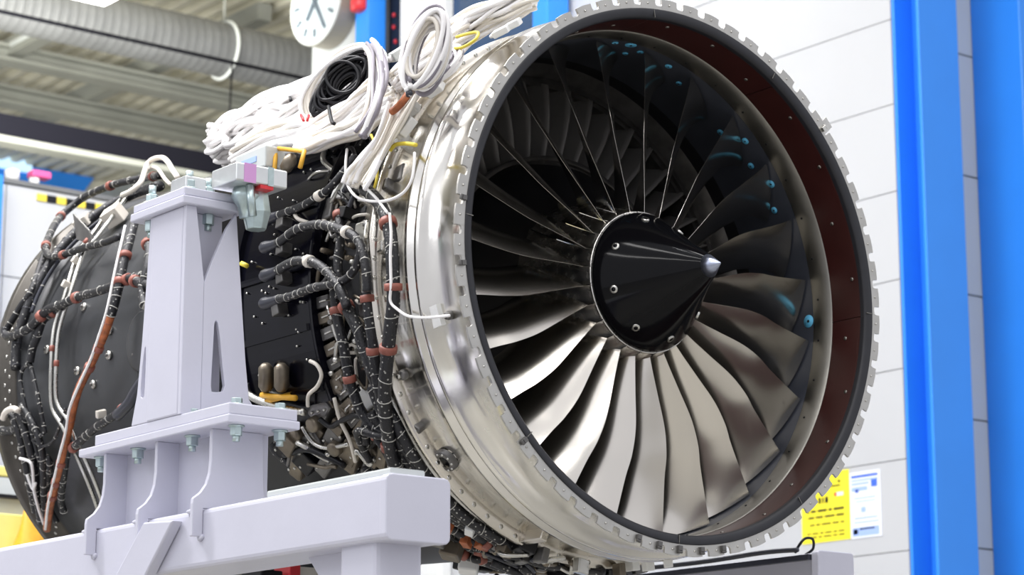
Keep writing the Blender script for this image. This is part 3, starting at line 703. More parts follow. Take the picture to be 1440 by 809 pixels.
harness([(-0.6680, 2.0797, 0.0049), (-0.6670, 2.0602, -0.0357), (-0.6603, 2.0367, -0.1009), (-0.6478, 2.0291, -0.1630), (-0.6363, 2.0302, -0.2032)], .006, ties=.03)
harness([(-0.5578, 2.2307, 0.3890), (-0.6048, 2.1747, 0.3108), (-0.6369, 2.1560, 0.2382), (-0.6502, 2.1900, 0.1990), (-0.6611, 2.2198, 0.1594), (-0.6677, 2.2497, 0.1288)], .0085)
harness([(-0.6404, 2.0310, -0.2035), (-0.6374, 2.0885, -0.2128), (-0.6368, 2.1072, -0.2146), (-0.6290, 2.0587, -0.2364), (-0.6319, 1.9888, -0.2286), (-0.6429, 1.9323, -0.1955), (-0.6545, 1.8801, -0.1522)], .0045, ties=.05)
harness([(-0.6812, 1.3083, -0.1101), (-0.6773, 1.3548, -0.1317), (-0.6734, 1.3981, -0.1503), (-0.6679, 1.4521, -0.1733), (-0.6597, 1.5499, -0.2023), (-0.6546, 1.6370, -0.2181), (-0.6491, 1.7265, -0.2341), (-0.6352, 1.8731, -0.2694)], .0095, clamps=(.42, .97), ties=.025)
MB().tube(smooth_path([(-0.6861, 1.3541, -0.1386), (-0.6842, 1.3947, -0.1481), (-0.6790, 1.4405, -0.1702), (-0.6733, 1.4799, -0.1915), (-0.6659, 1.5575, -0.2157)]), .016, 10).build('connector_boot', M['rubber'], EN)
harness([(-0.6539, 1.4457, 0.2498), (-0.6639, 1.4112, 0.2220), (-0.6790, 1.3895, 0.1703), (-0.6879, 1.3906, 0.1298), (-0.6934, 1.3902, 0.0956), (-0.6977, 1.3688, 0.0562)], .012, ties=.03, clamps=(.05,))
harness([(-0.6855, 1.4571, 0.1418), (-0.6899, 1.3825, 0.1183), (-0.6915, 1.3526, 0.1090)], .011, clamps=(.1,))
# orange-brown main trunk
harness([(-0.6012, 1.6115, 0.3585), (-0.6255, 1.5818, 0.3142), (-0.6502, 1.5584, 0.2593), (-0.6676, 1.5480, 0.2104), (-0.6846, 1.5371, 0.1459), (-0.6935, 1.5416, 0.0955), (-0.6977, 1.5551, 0.0573)], .0105, ties=.03, clamps=(.45, .7), mt='cable')
harness([(-0.6977, 1.5551, 0.0573), (-0.6998, 1.5800, 0.0152), (-0.6999, 1.6020, -0.0093), (-0.6988, 1.6338, -0.0403), (-0.6952, 1.6860, -0.0822), (-0.6905, 1.7330, -0.1152), (-0.6818, 1.7785, -0.1584), (-0.6673, 1.8263, -0.2113), (-0.6474, 1.8927, -0.2662), (-0.6238, 1.9583, -0.3176), (-0.5978, 2.0379, -0.3643), (-0.5702, 2.1128, -0.4061), (-0.5302, 2.2022, -0.4571)], .0115, mt='orange', ties=.04, tie_m='clamp', clamps=(.12, .2, .62, .72, .80))
harness([(-0.6282, 1.6185, 0.3352), (-0.6594, 1.5824, 0.2685), (-0.6862, 1.5612, 0.1900), (-0.7040, 1.5551, 0.1063), (-0.7097, 1.5652, 0.0574), (-0.7119, 1.5898, 0.0112), (-0.7102, 1.6365, -0.0512), (-0.7035, 1.7093, -0.1099), (-0.6917, 1.7842, -0.1688), (-0.6736, 1.8381, -0.2307), (-0.6539, 1.9045, -0.2816), (-0.6250, 1.9883, -0.3410), (-0.5891, 2.0861, -0.3999), (-0.5437, 2.1850, -0.4597)], .0040, mt='wwhite', ties=0, nm='white_wire')
harness([(-0.6454, 1.8729, -0.2440), (-0.6230, 1.9275, -0.2965), (-0.5956, 1.9918, -0.3484), (-0.5680, 2.0486, -0.3917), (-0.5480, 2.0668, -0.4193)], .009, ties=.02)
# silver pipes on the rear duct
def pipe(pts, r, mt='steel', nm='rigid_pipe', clamps=()): 
    return harness(pts, r, nm, mt, 0, clamps)
pipe([(-0.3225, 2.1260, 0.6050), (-0.3887, 2.0747, 0.5481), (-0.4878, 1.9863, 0.4622), (-0.5530, 1.9563, 0.3818), (-0.5812, 1.9700, 0.3373), (-0.6073, 1.9522, 0.2878), (-0.6329, 1.9340, 0.2260), (-0.6512, 1.9292, 0.1660), (-0.6639, 1.9431, 0.1039), (-0.6700, 1.9443, 0.0512), (-0.6712, 1.9437, -0.0321), (-0.6625, 1.9535, -0.1124), (-0.6542, 1.9486, -0.1534), (-0.6423, 1.9163, -0.1975), (-0.6199, 1.8940, -0.2594), (-0.5861, 1.8842, -0.3287), (-0.5437, 1.8986, -0.3949), (-0.4998, 1.9329, -0.4493)], .0062, clamps=(.30, .58))
pipe([(-0.3776, 2.0604, 0.5559), (-0.5026, 1.9159, 0.4461), (-0.5614, 1.8975, 0.3693), (-0.5896, 1.9190, 0.3225), (-0.6150, 1.9107, 0.2707), (-0.6382, 1.8972, 0.2105), (-0.6541, 1.8970, 0.1539), (-0.6657, 1.9087, 0.0919), (-0.6707, 1.9123, 0.0420), (-0.6710, 1.9138, -0.0364), (-0.6632, 1.9226, -0.1085), (-0.6559, 1.9119, -0.1461), (-0.6456, 1.8772, -0.1864), (-0.6222, 1.8567, -0.2539), (-0.5892, 1.8457, -0.3232), (-0.5478, 1.8585, -0.3892), (-0.5049, 1.8910, -0.4435)], .0062, clamps=(.60,))
pipe([(-0.5422, 1.7968, 0.4738), (-0.5371, 1.7485, 0.4795), (-0.5075, 1.7533, 0.5108), (-0.4246, 1.8816, 0.5815), (-0.3525, 1.9899, 0.6430), (-0.3559, 1.9504, 0.6472), (-0.3522, 1.9060, 0.6426), (-0.4176, 1.7579, 0.5865), (-0.5166, 1.5564, 0.5016), (-0.5609, 1.4512, 0.4514)], .0080, 'wcream')
pipe([(-0.3414, 2.0210, 0.6292), (-0.3419, 1.9820, 0.6297), (-0.4339, 1.7861, 0.5683), (-0.5326, 1.5710, 0.4770), (-0.5669, 1.4788, 0.4357)], .0055, 'wcream')
for px in ((-0.6117, 1.9360, 0.2969), (-0.6435, 1.9308, 0.2198), (-0.6518, 1.6840, -0.1939)):
    patchbox(px, .68, .022, .014, .010, M['wcream'], 'pipe_union', tw=70)
c = Vector((-0.5622, 1.9198, 0.3457)); d = Vector((c.x, 0, c.z)).normalized()
MB().prism([(0, 0), (.10, .035), (.13, .12), (.03, .05)], -.004, .004, 'x', Matrix.Translation(c) @ Matrix.Rotation(R_(0), 4, 'Z')).build('grey_bracket', M['gunm'], EN, label='triangular grey bracket plate')
patchbox((-0.4864, 1.9364, 0.4461), .66, .06, .05, .03, M['wcream'], 'sensor_housing', tw=30)
patchbox((-0.4857, 2.1439, 0.4759), .68, .05, .04, .012, M['wcream'], 'white_tag_plate', tw=30)
patchbox((-0.5517, 2.2499, 0.3713), .66, .04, .05, .014, M['gunm'], 'grey_clip', tw=60)
for i, (q, dy, da, h, mt, tw) in enumerate((((-0.6047, 0.5939, -0.2645), .06, .05, .02, 'brown', 15), ((-0.5732, 0.5712, -0.3169), .07, .045, .022, 'brown', 20), ((-0.5754, 0.6830, -0.3024), .06, .07, .03, 'gunm', 30), ((-0.5459, 0.5398, -0.3619), .06, .05, .03, 'brown', 25),
        ((-0.5376, 0.6746, -0.3654), .08, .05, .035, 'brown', 35), ((-0.5310, 0.7794, -0.3572), .05, .05, .05, 'gunm', 10), ((-0.5030, 0.6463, -0.4117), .09, .05, .03, 'brown', 35), ((-0.4871, 0.7888, -0.4151), .07, .05, .03, 'gunm', 25), ((-0.4859, 0.9109, -0.4010), .06, .05, .05, 'brown', 40),
        ((-0.5015, 0.5267, -0.4291), .06, .04, .025, 'brown', 40), ((-0.5094, 0.9429, -0.3535), .06, .05, .04, 'blackp', 20), ((-0.4698, 0.6320, -0.4492), .07, .04, .03, 'gunm', 35))):
    h = h*.55; dy = dy*1.5; da = da*.8
    cb_ = patchbox(q, .65, dy, da, h, M[mt], 'gearbox_casting', tw=tw, bevel=.006)
    c = Vector(q); d = Vector((c.x, 0, c.z)).normalized()
    for k_ in (-1, 0, 1):
        e = c + Vector((0, k_*dy*.3, 0)) + d*h
        MB().tube([e - d*.004, e + d*.004, e + d*.0045], [.004, .004, .002], 6).build('casting_bolt', M['steel'], cb_)
for L_, r_, mt in (([(-0.5933, 0.6711, -0.3323), (-0.5814, 0.6413, -0.3526), (-0.5856, 0.5891, -0.3456), (-0.5878, 0.5251, -0.3419), (-0.5804, 0.4905, -0.3543)], .007, 'blackp'), ([(-0.5895, 0.7558, -0.3390), (-0.5656, 0.7429, -0.3775), (-0.5528, 0.6981, -0.3960), (-0.5514, 0.6071, -0.3979)], .006, 'steel'), ([(-0.5506, 0.8947, -0.3905), (-0.5523, 0.7945, -0.3880), (-0.5378, 0.7359, -0.4079), (-0.5128, 0.6780, -0.4390)], .009, 'blackp'), ([(-0.6133, 0.5803, -0.2936), (-0.5878, 0.5921, -0.3420), (-0.5562, 0.5941, -0.3912), (-0.5206, 0.6203, -0.4375)], .005, 'wcream'), ([(-0.5272, 0.9134, -0.4135), (-0.5538, 0.8574, -0.3770), (-0.5696, 0.8017, -0.3528)], .005, 'gunm'), ([(-0.6081, 0.4966, -0.3044), (-0.5794, 0.4770, -0.3559), (-0.5560, 0.4503, -0.3915), (-0.5192, 0.4543, -0.4392)], .008, 'brown')):
    harness(L_, r_, 'rigid_pipe', mt, 0)
for q in ((-0.5883, 0.7099, -0.3411), (-0.5484, 0.6732, -0.4021), (-0.5685, 0.8162, -0.3545)):
    c = Vector(q); d = Vector((c.x, 0, c.z)).normalized(); MB().tube([c - d*.03, c, c + d*.008, c + d*.009], [.020, .020, .018, .009], 16).build('round_fitting', M['brown'], EN)
# clutter at the lower end of the rear rim
for i, L_ in enumerate(([(-0.6403, 2.3132, -0.1599), (-0.6384, 2.2520, -0.1674), (-0.6405, 2.1852, -0.1591), (-0.6450, 2.1246, -0.1399)], [(-0.6595, 2.2240, -0.1179), (-0.6496, 2.1850, -0.1642), (-0.6232, 2.1842, -0.2461), (-0.5756, 2.2229, -0.3429), (-0.5381, 2.2634, -0.3991)], [(-0.6603, 2.1776, -0.1135), (-0.6425, 2.1426, -0.1899), (-0.6130, 2.1481, -0.2703), (-0.5624, 2.2108, -0.3642), (-0.5150, 2.2693, -0.4286)], [(-0.6612, 2.1404, -0.1080), (-0.6463, 2.0834, -0.1767), (-0.6183, 2.0774, -0.2581), (-0.5598, 2.1709, -0.3681), (-0.5052, 2.2513, -0.4401)], [(-0.6106, 2.1368, -0.2505), (-0.5986, 2.0696, -0.2780), (-0.5492, 2.1825, -0.3660), (-0.4977, 2.2039, -0.4335)])):
    harness(L_, (.011, .010, .010, .009, .008)[i], ties=.03)
harness([(-0.6756, 2.2266, -0.1404), (-0.6790, 2.2033, -0.1226), (-0.6798, 2.1569, -0.1182), (-0.6779, 2.1239, -0.1287)], .009, mt='wcream', ties=0, nm='white_hose')
harness([(-0.6396, 2.1778, -0.2588), (-0.6330, 2.1268, -0.2746), (-0.6221, 2.1281, -0.2985), (-0.5945, 2.1680, -0.3503), (-0.5641, 2.1957, -0.3973), (-0.5309, 2.2200, -0.4408)], .0045, mt='wwhite', ties=0, nm='white_wire')
harness([(-0.6184, 2.1701, -0.3060), (-0.5971, 2.1723, -0.3458), (-0.6043, 2.1417, -0.3330)], .0045, mt='wwhite', ties=0, nm='white_wire')
# four booted cables over the black panel
boots = ([(-0.6817, 0.8185, 0.1799), (-0.6802, 0.7877, 0.1852), (-0.6802, 0.7418, 0.1854)], [(-0.6970, 0.7915, 0.1062), (-0.6971, 0.7584, 0.1055), (-0.6970, 0.7129, 0.1061)], [(-0.7044, 0.7768, 0.0294), (-0.7043, 0.7442, 0.0309), (-0.7042, 0.6990, 0.0338)], [(-0.7039, 0.7781, -0.0393), (-0.7038, 0.7422, -0.0416), (-0.7038, 0.6969, -0.0403)])
for b_ in boots: MB().tube(smooth_path(b_, 4), [.004, .013, .0165, .0165, .015, .0135, .012, .0115, .011], 12).build('connector_boot', M['rubber'], EN)
harness([(-0.6803, 0.7480, 0.1848), (-0.6799, 0.6999, 0.1864), (-0.6794, 0.6367, 0.1884), (-0.6764, 0.5783, 0.1988), (-0.6734, 0.5362, 0.2087), (-0.6659, 0.5015, 0.2314), (-0.6568, 0.4756, 0.2562), (-0.6440, 0.4584, 0.2869)], .0085, ties=.02, clamps=(.55,), cl_m='wcream')
harness([(-0.7025, 0.7107, 0.1031), (-0.7010, 0.6747, 0.1128), (-0.6991, 0.6363, 0.1239), (-0.6990, 0.5827, 0.1243), (-0.7006, 0.5178, 0.1151), (-0.7035, 0.4578, 0.0960), (-0.7060, 0.4052, 0.0750), (-0.7081, 0.3600, 0.0522), (-0.7098, 0.3271, 0.0147), (-0.7091, 0.3125, -0.0358), (-0.7047, 0.3119, -0.0865)], .0095, ties=.018, clamps=(.62,), cl_m='wcream')
harness([(-0.7093, 0.6974, 0.0310), (-0.7089, 0.6502, 0.0387), (-0.7089, 0.6027, 0.0391), (-0.7096, 0.5387, 0.0238), (-0.7100, 0.4912, -0.0006), (-0.7093, 0.4518, -0.0319), (-0.7067, 0.4186, -0.0685), (-0.7016, 0.4011, -0.1088)], .0100, ties=.018, clamps=(.40,), cl_m='wcream')
harness([(-0.7039, 0.7032, -0.0392), (-0.7038, 0.6553, -0.0419), (-0.7039, 0.5921, -0.0402), (-0.7040, 0.5452, -0.0377), (-0.7038, 0.4992, -0.0404), (-0.7036, 0.4387, -0.0439), (-0.7040, 0.3935, -0.0380), (-0.7049, 0.3572, -0.0135), (-0.7046, 0.3409, 0.0249)], .0085, ties=.018)
for px in [(-0.6657, 0.7307, 0.1616), (-0.6791, 0.7074, 0.0896), (-0.6849, 0.6960, 0.0143), (-0.6823, 0.7166, -0.0611)]: patchbox(px, .685, .03, .03, .022, M['gunm'], 'connector_base', tw=10)
# trunks along the intermediate case
harness([(-0.6767, 0.4329, 0.1976), (-0.6794, 0.3898, 0.1883), (-0.6858, 0.3414, 0.1632), (-0.6925, 0.2960, 0.1321), (-0.6979, 0.2587, 0.0996), (-0.7023, 0.2346, 0.0617), (-0.7048, 0.2188, 0.0158), (-0.7041, 0.2133, -0.0359), (-0.6998, 0.2156, -0.0855), (-0.6923, 0.2253, -0.1334), (-0.6820, 0.2503, -0.1785), (-0.6687, 0.2768, -0.2232), (-0.6523, 0.3077, -0.2674), (-0.6326, 0.3406, -0.3113), (-0.6087, 0.3706, -0.3556), (-0.5803, 0.3982, -0.4003), (-0.5473, 0.4322, -0.4443), (-0.5280, 0.4415, -0.4672)], .0135, ties=.035, clamps=(.28, .46, .63))
harness([(-0.6855, 0.3426, -0.0787), (-0.6779, 0.3437, -0.1289), (-0.6666, 0.3471, -0.1782), (-0.6520, 0.3582, -0.2259), (-0.6403, 0.3684, -0.2572), (-0.6192, 0.3799, -0.3044), (-0.5942, 0.3970, -0.3507), (-0.5652, 0.4226, -0.3958)], .0115, ties=.03, clamps=(.05, .40))
harness([(-0.6831, 0.4344, -0.0974), (-0.6785, 0.4166, -0.1257), (-0.6707, 0.3974, -0.1622), (-0.6615, 0.3921, -0.1963), (-0.6504, 0.3838, -0.2305), (-0.6375, 0.3781, -0.2640)], .0125, ties=.025, clamps=(.02,))
harness([(-0.6840, 0.4830, -0.0370), (-0.6792, 0.4826, -0.0889), (-0.6722, 0.4797, -0.1320), (-0.6623, 0.4750, -0.1750), (-0.6500, 0.4798, -0.2161), (-0.6317, 0.4873, -0.2650), (-0.6129, 0.4896, -0.3059), (-0.5934, 0.4870, -0.3422), (-0.5739, 0.4666, -0.3740), (-0.5587, 0.4406, -0.3964)], .0105, ties=.022, clamps=(.16, .58))
harness([(-0.6699, 0.4902, 0.1428), (-0.6772, 0.4723, 0.1028), (-0.6827, 0.4631, 0.0561), (-0.6849, 0.4678, 0.0128), (-0.6838, 0.4620, -0.0406), (-0.6809, 0.4623, -0.0750)], .0095, ties=.03, clamps=(.03,))
harness([(-0.5734, 0.4109, -0.4015), (-0.5482, 0.4370, -0.4353), (-0.5225, 0.4492, -0.4659), (-0.4966, 0.4439, -0.4934), (-0.4650, 0.4290, -0.5232)], .0125, ties=.02, clamps=(.2,))
for L_ in ([(-0.6520, 0.4839, 0.3055), (-0.6750, 0.4550, 0.2505), (-0.6916, 0.4235, 0.2003), (-0.7029, 0.3699, 0.1558), (-0.7083, 0.3026, 0.1292), (-0.7107, 0.2265, 0.1152), (-0.7098, 0.1682, 0.1205), (-0.7053, 0.1411, 0.1445), (-0.6971, 0.1418, 0.1800), (-0.6859, 0.1550, 0.2189)], [(-0.7155, 0.2107, 0.0806), (-0.7195, 0.1983, 0.0267), (-0.7196, 0.2001, -0.0237), (-0.7144, 0.2035, -0.0896), (-0.7086, 0.2137, -0.1274), (-0.7040, 0.1889, -0.1510), (-0.6993, 0.1532, -0.1712), (-0.6959, 0.0889, -0.1845), (-0.6937, 0.0057, -0.1929)], [(-0.6829, 0.4399, 0.2282), (-0.6905, 0.3890, 0.2039), (-0.7003, 0.3295, 0.1672), (-0.7085, 0.2732, 0.1284), (-0.7153, 0.2195, 0.0823)], [(-0.7017, 0.2535, 0.1083), (-0.7092, 0.2243, 0.0331), (-0.7081, 0.2243, -0.0514), (-0.7003, 0.2285, -0.1171)]):
    harness(L_, .0035, mt='wwhite', ties=0, nm='white_wire')
harness([(-0.6130, 0.4374, 0.3379), (-0.6450, 0.3665, 0.2720), (-0.6715, 0.3272, 0.1976), (-0.6830, 0.3334, 0.1533)], .0035, mt='yellow', ties=0, nm='yellow_wire')
harness([(-0.6747, 0.2712, 0.2514), (-0.6705, 0.2540, 0.2623), (-0.6731, 0.2101, 0.2556), (-0.6788, 0.1594, 0.2399)], .0050, mt='yellow', ties=0, nm='yellow_strap')
# ring harness round the rear of the fan case and loose runs beneath it
for r_, y_, a0, a1, rad in ((.684, .385, 199, 268, .0115), (.680, .415, 205, 272, .0110), (.676, .450, 210, 276, .0120), (.67, .50, 215, 278, .0100), (.66, .56, 220, 278, .0110), (.67, .62, 222, 276, .0100)):
    harness([pol(r_ + .004*math.sin(a*.31+y_*40), y_ + .008*math.sin(a*.23+r_*90), a) for a in range(a0, a1, 4)], rad, ties=.022, clamps=(.35, .6) if y_ > .44 else ())
MB().rev([(.664, .37), (.676, .372), (.676, .378), (.664, .38)], 190, 262, n=40).build('harness_rail', M['steel'], EN)
for i in range(46):
    a = rnd.uniform(214, 284); y_ = rnd.uniform(.40, .95); r_ = rnd.uniform(.62, .69); L_ = rnd.uniform(.05, .16); kind_ = rnd.random()
    pts = [pol(r_ + rnd.uniform(-.01, .015), y_ + L_*t*rnd.choice((1, .6)), a + (rnd.uniform(-5, 5) if t else 0)) for t in (0, .33, .66, 1)]
    if kind_ < .55: harness(pts, rnd.uniform(.006, .011), ties=.022, clamps=(.5,) if i % 3 == 0 else ())
    elif kind_ < .8: harness(pts, rnd.uniform(.004, .008), 'rigid_pipe', 'steel' if i % 2 else 'brown', 0)
    else: harness(pts, .004, 'white_wire', 'wcream' if i % 2 else 'wwhite', 0)
for i in range(20):
    a = rnd.uniform(222, 286); y_ = rnd.uniform(.42, .9)
    patchbox(pol(.625, y_, a), .62, rnd.uniform(.03, .08), rnd.uniform(.02, .05), rnd.uniform(.015, .05), M[rnd.choice(('gunm', 'brown', 'steel', 'blackp', 'gunm'))], 'casting_block', tw=rnd.uniform(-30, 30), bevel=.004)
for q, mt, tw in (((-0.3363, 0.4868, -0.6025), 'orange', 30), ((-0.2760, 0.4944, -0.6324), 'orange', 60), ((-0.2585, 0.4569, -0.6398), 'orange', 10), ((-0.3339, 0.4037, -0.6152), 'tag', 40), ((0.1064, 0.3104, -0.6842), 'tag', 5), ((0.1063, 0.2515, -0.6890), 'tag', 20), ((0.1064, 0.1777, -0.6862), 'tag', 40)):
    patchbox(q, .69, .034, .022, .006, M[mt], 'identity_tag' if mt == 'tag' else 'orange_clip', tw=tw, bevel=.002)
# small pipes and fittings between the trunks
for i in range(90):
    a = rnd.uniform(160, 215); y_ = rnd.uniform(.38, .60); r_ = rnd.uniform(.635, .665)
    c = Vector(pol(r_, y_, a)); d = Vector((c.x, 0, c.z)).normalized()
    if i % 3 == 0: MB().tube([c - d*.02, c, c + d*.012, c + d*.013], [.008, .008, .006, .003], 8).build('pipe_fitting', M[rnd.choice(('steel', 'brown', 'gunm'))], EN)
    else:
        MB().tube(smooth_path([c, Vector(pol(r_+.006, y_+.02, a+rnd.uniform(-3, 3))), Vector(pol(r_, y_+.05, a+rnd.uniform(-5, 5)))], 4), rnd.uniform(.003, .006), 6).build('rigid_pipe', M[rnd.choice(('steel', 'gunm', 'brown', 'wcream'))], EN)
for i in range(60):
    a = rnd.uniform(118, 172); y_ = rnd.uniform(.37, .62); r_ = rnd.uniform(.635, .68)
    c = Vector(pol(r_, y_, a)); 
    if i % 4 == 0: patchbox(c, r_, rnd.uniform(.02, .05), rnd.uniform(.02, .05), rnd.uniform(.01, .03), M[rnd.choice(('gunm', 'steel', 'tag', 'blackp'))], 'casting_block', tw=rnd.uniform(-20, 20))
    else: harness([c, Vector(pol(r_+.02, y_+.04, a+rnd.uniform(-6, 3))), Vector(pol(r_+.01, y_+.09, a+rnd.uniform(-9, 6)))], rnd.uniform(.003, .009), 'wiring_harness' if i % 2 else 'rigid_pipe', rnd.choice(('cable', 'rubber', 'steel', 'wcream')), 0)

for i in range(60):
    a = rnd.uniform(250, 286); y_ = rnd.uniform(.30, .46); r_ = rnd.uniform(.68, .70)
    c = Vector(pol(r_, y_, a))
    if i % 3 == 0: patchbox(c, r_, rnd.uniform(.02, .05), rnd.uniform(.02, .05), rnd.uniform(.005, .02), M[rnd.choice(('gunm', 'brown', 'blackp', 'steel', 'blackp', 'gunm'))], 'casting_block', tw=rnd.uniform(-30, 30))
    else: harness([c, Vector(pol(r_+rnd.uniform(-.02, .02), y_+.03, a+rnd.uniform(-5, 5))), Vector(pol(r_-.01, y_+.08, a+rnd.uniform(-8, 8)))], rnd.uniform(.004, .010), 'wiring_harness' if i % 2 else 'rigid_pipe', rnd.choice(('cable', 'rubber', 'steel', 'brown', 'blackp')), 0)

# ================================================================== WHITE TEST CABLES lying over the engine
def bundle(name, pts, n, wd, ht, r, mats, label, seed, cat='cable bundle', jit=.25, closed=False, strands='cable', sides=6):
    rr = random.Random(seed); P = smooth_path(pts, 5); c0 = sum((Vector(p) for p in P), Vector())/len(P)
    zmin = min(p.z for p in P)
    t = thing(name, (c0.x, c0.y, zmin - ht), label, cat, 'test cable bundles over the engine')
    fr = []
    for i, p in enumerate(P):
        d = (P[min(i+1, len(P)-1)] - P[max(i-1, 0)]).normalized()
        outv = Vector((p.x, 0, p.z)); outv = (outv - d*outv.dot(d)).normalized(); fr.append((outv, d.cross(outv)))
    for k in range(n):
        u0 = rr.uniform(-1, 1); h0 = rr.uniform(-1, 1)
        if u0*u0 + h0*h0 > 1: u0 *= .7; h0 *= .7
        ph, ph2 = rr.uniform(0, 6.28), rr.uniform(0, 6.28); fq = rr.uniform(.12, .3)
        Q = []
        for i, p in enumerate(P):
            u = u0 + jit*math.sin(fq*i + ph); h_ = h0 + jit*math.sin(fq*1.3*i + ph2)
            taper = 1.0
            Q.append(p + fr[i][1]*(u*wd*taper) + fr[i][0]*(h_*ht*taper))
        s0 = rr.randint(0, 2); s1 = len(Q) - rr.randint(0, 2)
        MB().tube(Q[s0:s1], r*rr.uniform(.8, 1.25), sides).build(strands, M[rr.choice(mats)], t)
    return t
WW = ('wwhite', 'wwhite', 'wwhite', 'wcream')
bundle('cable_bundle', [(-0.5320, 1.2906, 0.5071), (-0.5170, 1.2566, 0.5224), (-0.4936, 1.2111, 0.5446), (-0.4879, 1.1234, 0.5497), (-0.4843, 1.0305, 0.5529), (-0.4808, 0.9396, 0.5560), (-0.4911, 0.8430, 0.5469), (-0.4873, 0.7891, 0.5502)], 95, .095, .055, .0080, ('wwhite',), 'thick white cable bundle draped over the engine, leftmost and broadest', 11)
bundle('cable_bundle', [(-0.6007, 1.0529, 0.4235), (-0.6045, 0.9422, 0.4180), (-0.6041, 0.8412, 0.4187), (-0.6077, 0.7363, 0.4134), (-0.6126, 0.6257, 0.4061), (-0.6067, 0.5309, 0.4149), (-0.5850, 0.4858, 0.4449), (-0.5591, 0.4471, 0.4771)], 52, .046, .034, .0075, ('wwhite', 'wwhite', 'wcream'), 'white and cream cable bundle running below the dark coil', 12)
bundle('cable_bundle', [(-0.5362, 1.1433, 0.5456), (-0.4846, 1.1302, 0.5919), (-0.4653, 1.0443, 0.6073), (-0.4211, 0.9912, 0.6387), (-0.3826, 0.9642, 0.6794), (-0.3866, 0.8741, 0.6840), (-0.3859, 0.7923, 0.6833), (-0.3765, 0.7566, 0.6722)], 18, .030, .018, .0070, ('wwhite',), 'slender white cable bundle arching over the dark coil', 13)
bundle('cable_bundle', [(-0.6429, 0.2832, 0.3862), (-0.6493, 0.3328, 0.3755), (-0.6608, 0.3754, 0.3548), (-0.6664, 0.4273, 0.3442), (-0.6644, 0.5223, 0.3479), (-0.6663, 0.6136, 0.3443), (-0.6542, 0.6806, 0.3667)], 26, .024, .016, .0075, ('wcream', 'wcream', 'wwhite'), 'cream cable bundle curving under the dark coil', 14)
bundle('cable_bundle', [(-0.3815, 0.0868, 0.6457), (-0.4180, 0.1237, 0.6227), (-0.4380, 0.1820, 0.6088), (-0.4632, 0.2402, 0.5899), (-0.5128, 0.2544, 0.5473), (-0.5624, 0.2620, 0.4962), (-0.5941, 0.2762, 0.4578), (-0.6225, 0.3121, 0.4183)], 84, .055, .034, .0055, ('wwhite', 'wwhite', 'wcream'), 'long white cable bundle leading up to the top of the fan case', 15)
bundle('cable_bundle', [(-0.5596, 0.5378, 0.5993), (-0.6307, 0.3978, 0.5240), (-0.6897, 0.3003, 0.4435), (-0.7260, 0.2533, 0.3812), (-0.7514, 0.2335, 0.3283), (-0.7677, 0.2440, 0.2880), (-0.7763, 0.2515, 0.2641)], 18, .022, .012, .0060, ('wgrey', 'wwhite', 'wgrey', 'wcream'), 'grey and white cable bundle hanging right of the dark coil', 16)
bundle('cable_bundle', [(-0.6131, 0.3254, 0.4232), (-0.6472, 0.2886, 0.3691), (-0.6765, 0.2785, 0.3122), (-0.6964, 0.2931, 0.2647), (-0.7077, 0.3232, 0.2326), (-0.7160, 0.3522, 0.2060), (-0.7240, 0.3636, 0.1756)], 26, .020, .014, .0055, ('wwhite', 'wwhite', 'wcream'), 'white cable bundle dropping down beside the black panel', 17)
bundle('cable_bundle', [(-0.5881, 0.2438, 0.4492), (-0.6333, 0.2241, 0.3829), (-0.6595, 0.2302, 0.3356), (-0.6838, 0.2473, 0.2828), (-0.6999, 0.2644, 0.2404), (-0.7153, 0.2822, 0.1896), (-0.7215, 0.3078, 0.1645)], 9, .020, .010, .0045, ('wwhite', 'wcream'), 'thin loose white wires hanging left of the polished case', 18)
bundle('cable_bundle', [(-0.6220, 0.2779, 0.4279), (-0.6453, 0.1763, 0.3919), (-0.6432, 0.1174, 0.3954), (-0.6318, 0.0828, 0.4134), (-0.6064, 0.0837, 0.4498), (-0.5741, 0.1492, 0.4903), (-0.6106, 0.1337, 0.4441)], 10, .012, .010, .0055, ('wgrey', 'wwhite'), 'grey white wires looped low behind the polished case', 19)
# coils: loops of cable
def coil(name, cen, ax, bx, rot_, n, r, mats, label, seed, spread=.14, Rr=.77):
    rr = random.Random(seed); c = Vector(cen); out = Vector((c.x, 0, c.z)).normalized()
    vd = (Vector((-3.9143, -4.319, -1.3096)) - c).normalized()
    # loop plane leans outward on the shoulder of the engine, open toward the hall's left side
    nrm = (out*.35 + Vector((-.62, -.70, -.1))).normalized(); u = Vector((0, 0, 1)) - nrm*nrm.z; u.normalize(); v_ = nrm.cross(u)
    t = thing(name, (c.x, c.y, c.z - ax), label, 'cable coil', 'cable coils over the engine')
    for k in range(n):
        s1 = 1 + rr.uniform(-spread, spread); s2 = 1 + rr.uniform(-spread, spread); off = nrm*rr.uniform(-.028, .028); ro = R_(rot_ + rr.uniform(-7, 7)); sh = Vector((rr.uniform(-.006, .006), 0, rr.uniform(-.006, .006)))
        pts = []
        for i in range(41):
            a = 2*PI*i/40; p = ax*s1*math.cos(a); q = bx*s2*math.sin(a)
            pts.append(c + sh + off + u*(p*math.cos(ro) - q*math.sin(ro)) + v_*(p*math.sin(ro) + q*math.cos(ro)))
        MB().tube(pts, r*rr.uniform(.85, 1.2), 6, caps=False).build('cable_loop', M[rr.choice(mats)], t)
    return t
coil('cable_coil', (-0.5814, 0.5952, 0.5124), .076, .034, -44, 30, .0055, ('blackp',), 'oval black cable coil wrapped by white cables', 21, .55)
coil('cable_coil', (-0.5320, 0.6840, 0.5357), .118, .068, -44, 12, .0065, ('wwhite', 'wcream', 'wwhite'), 'white cable coil ringed around the black coil', 22, .08)
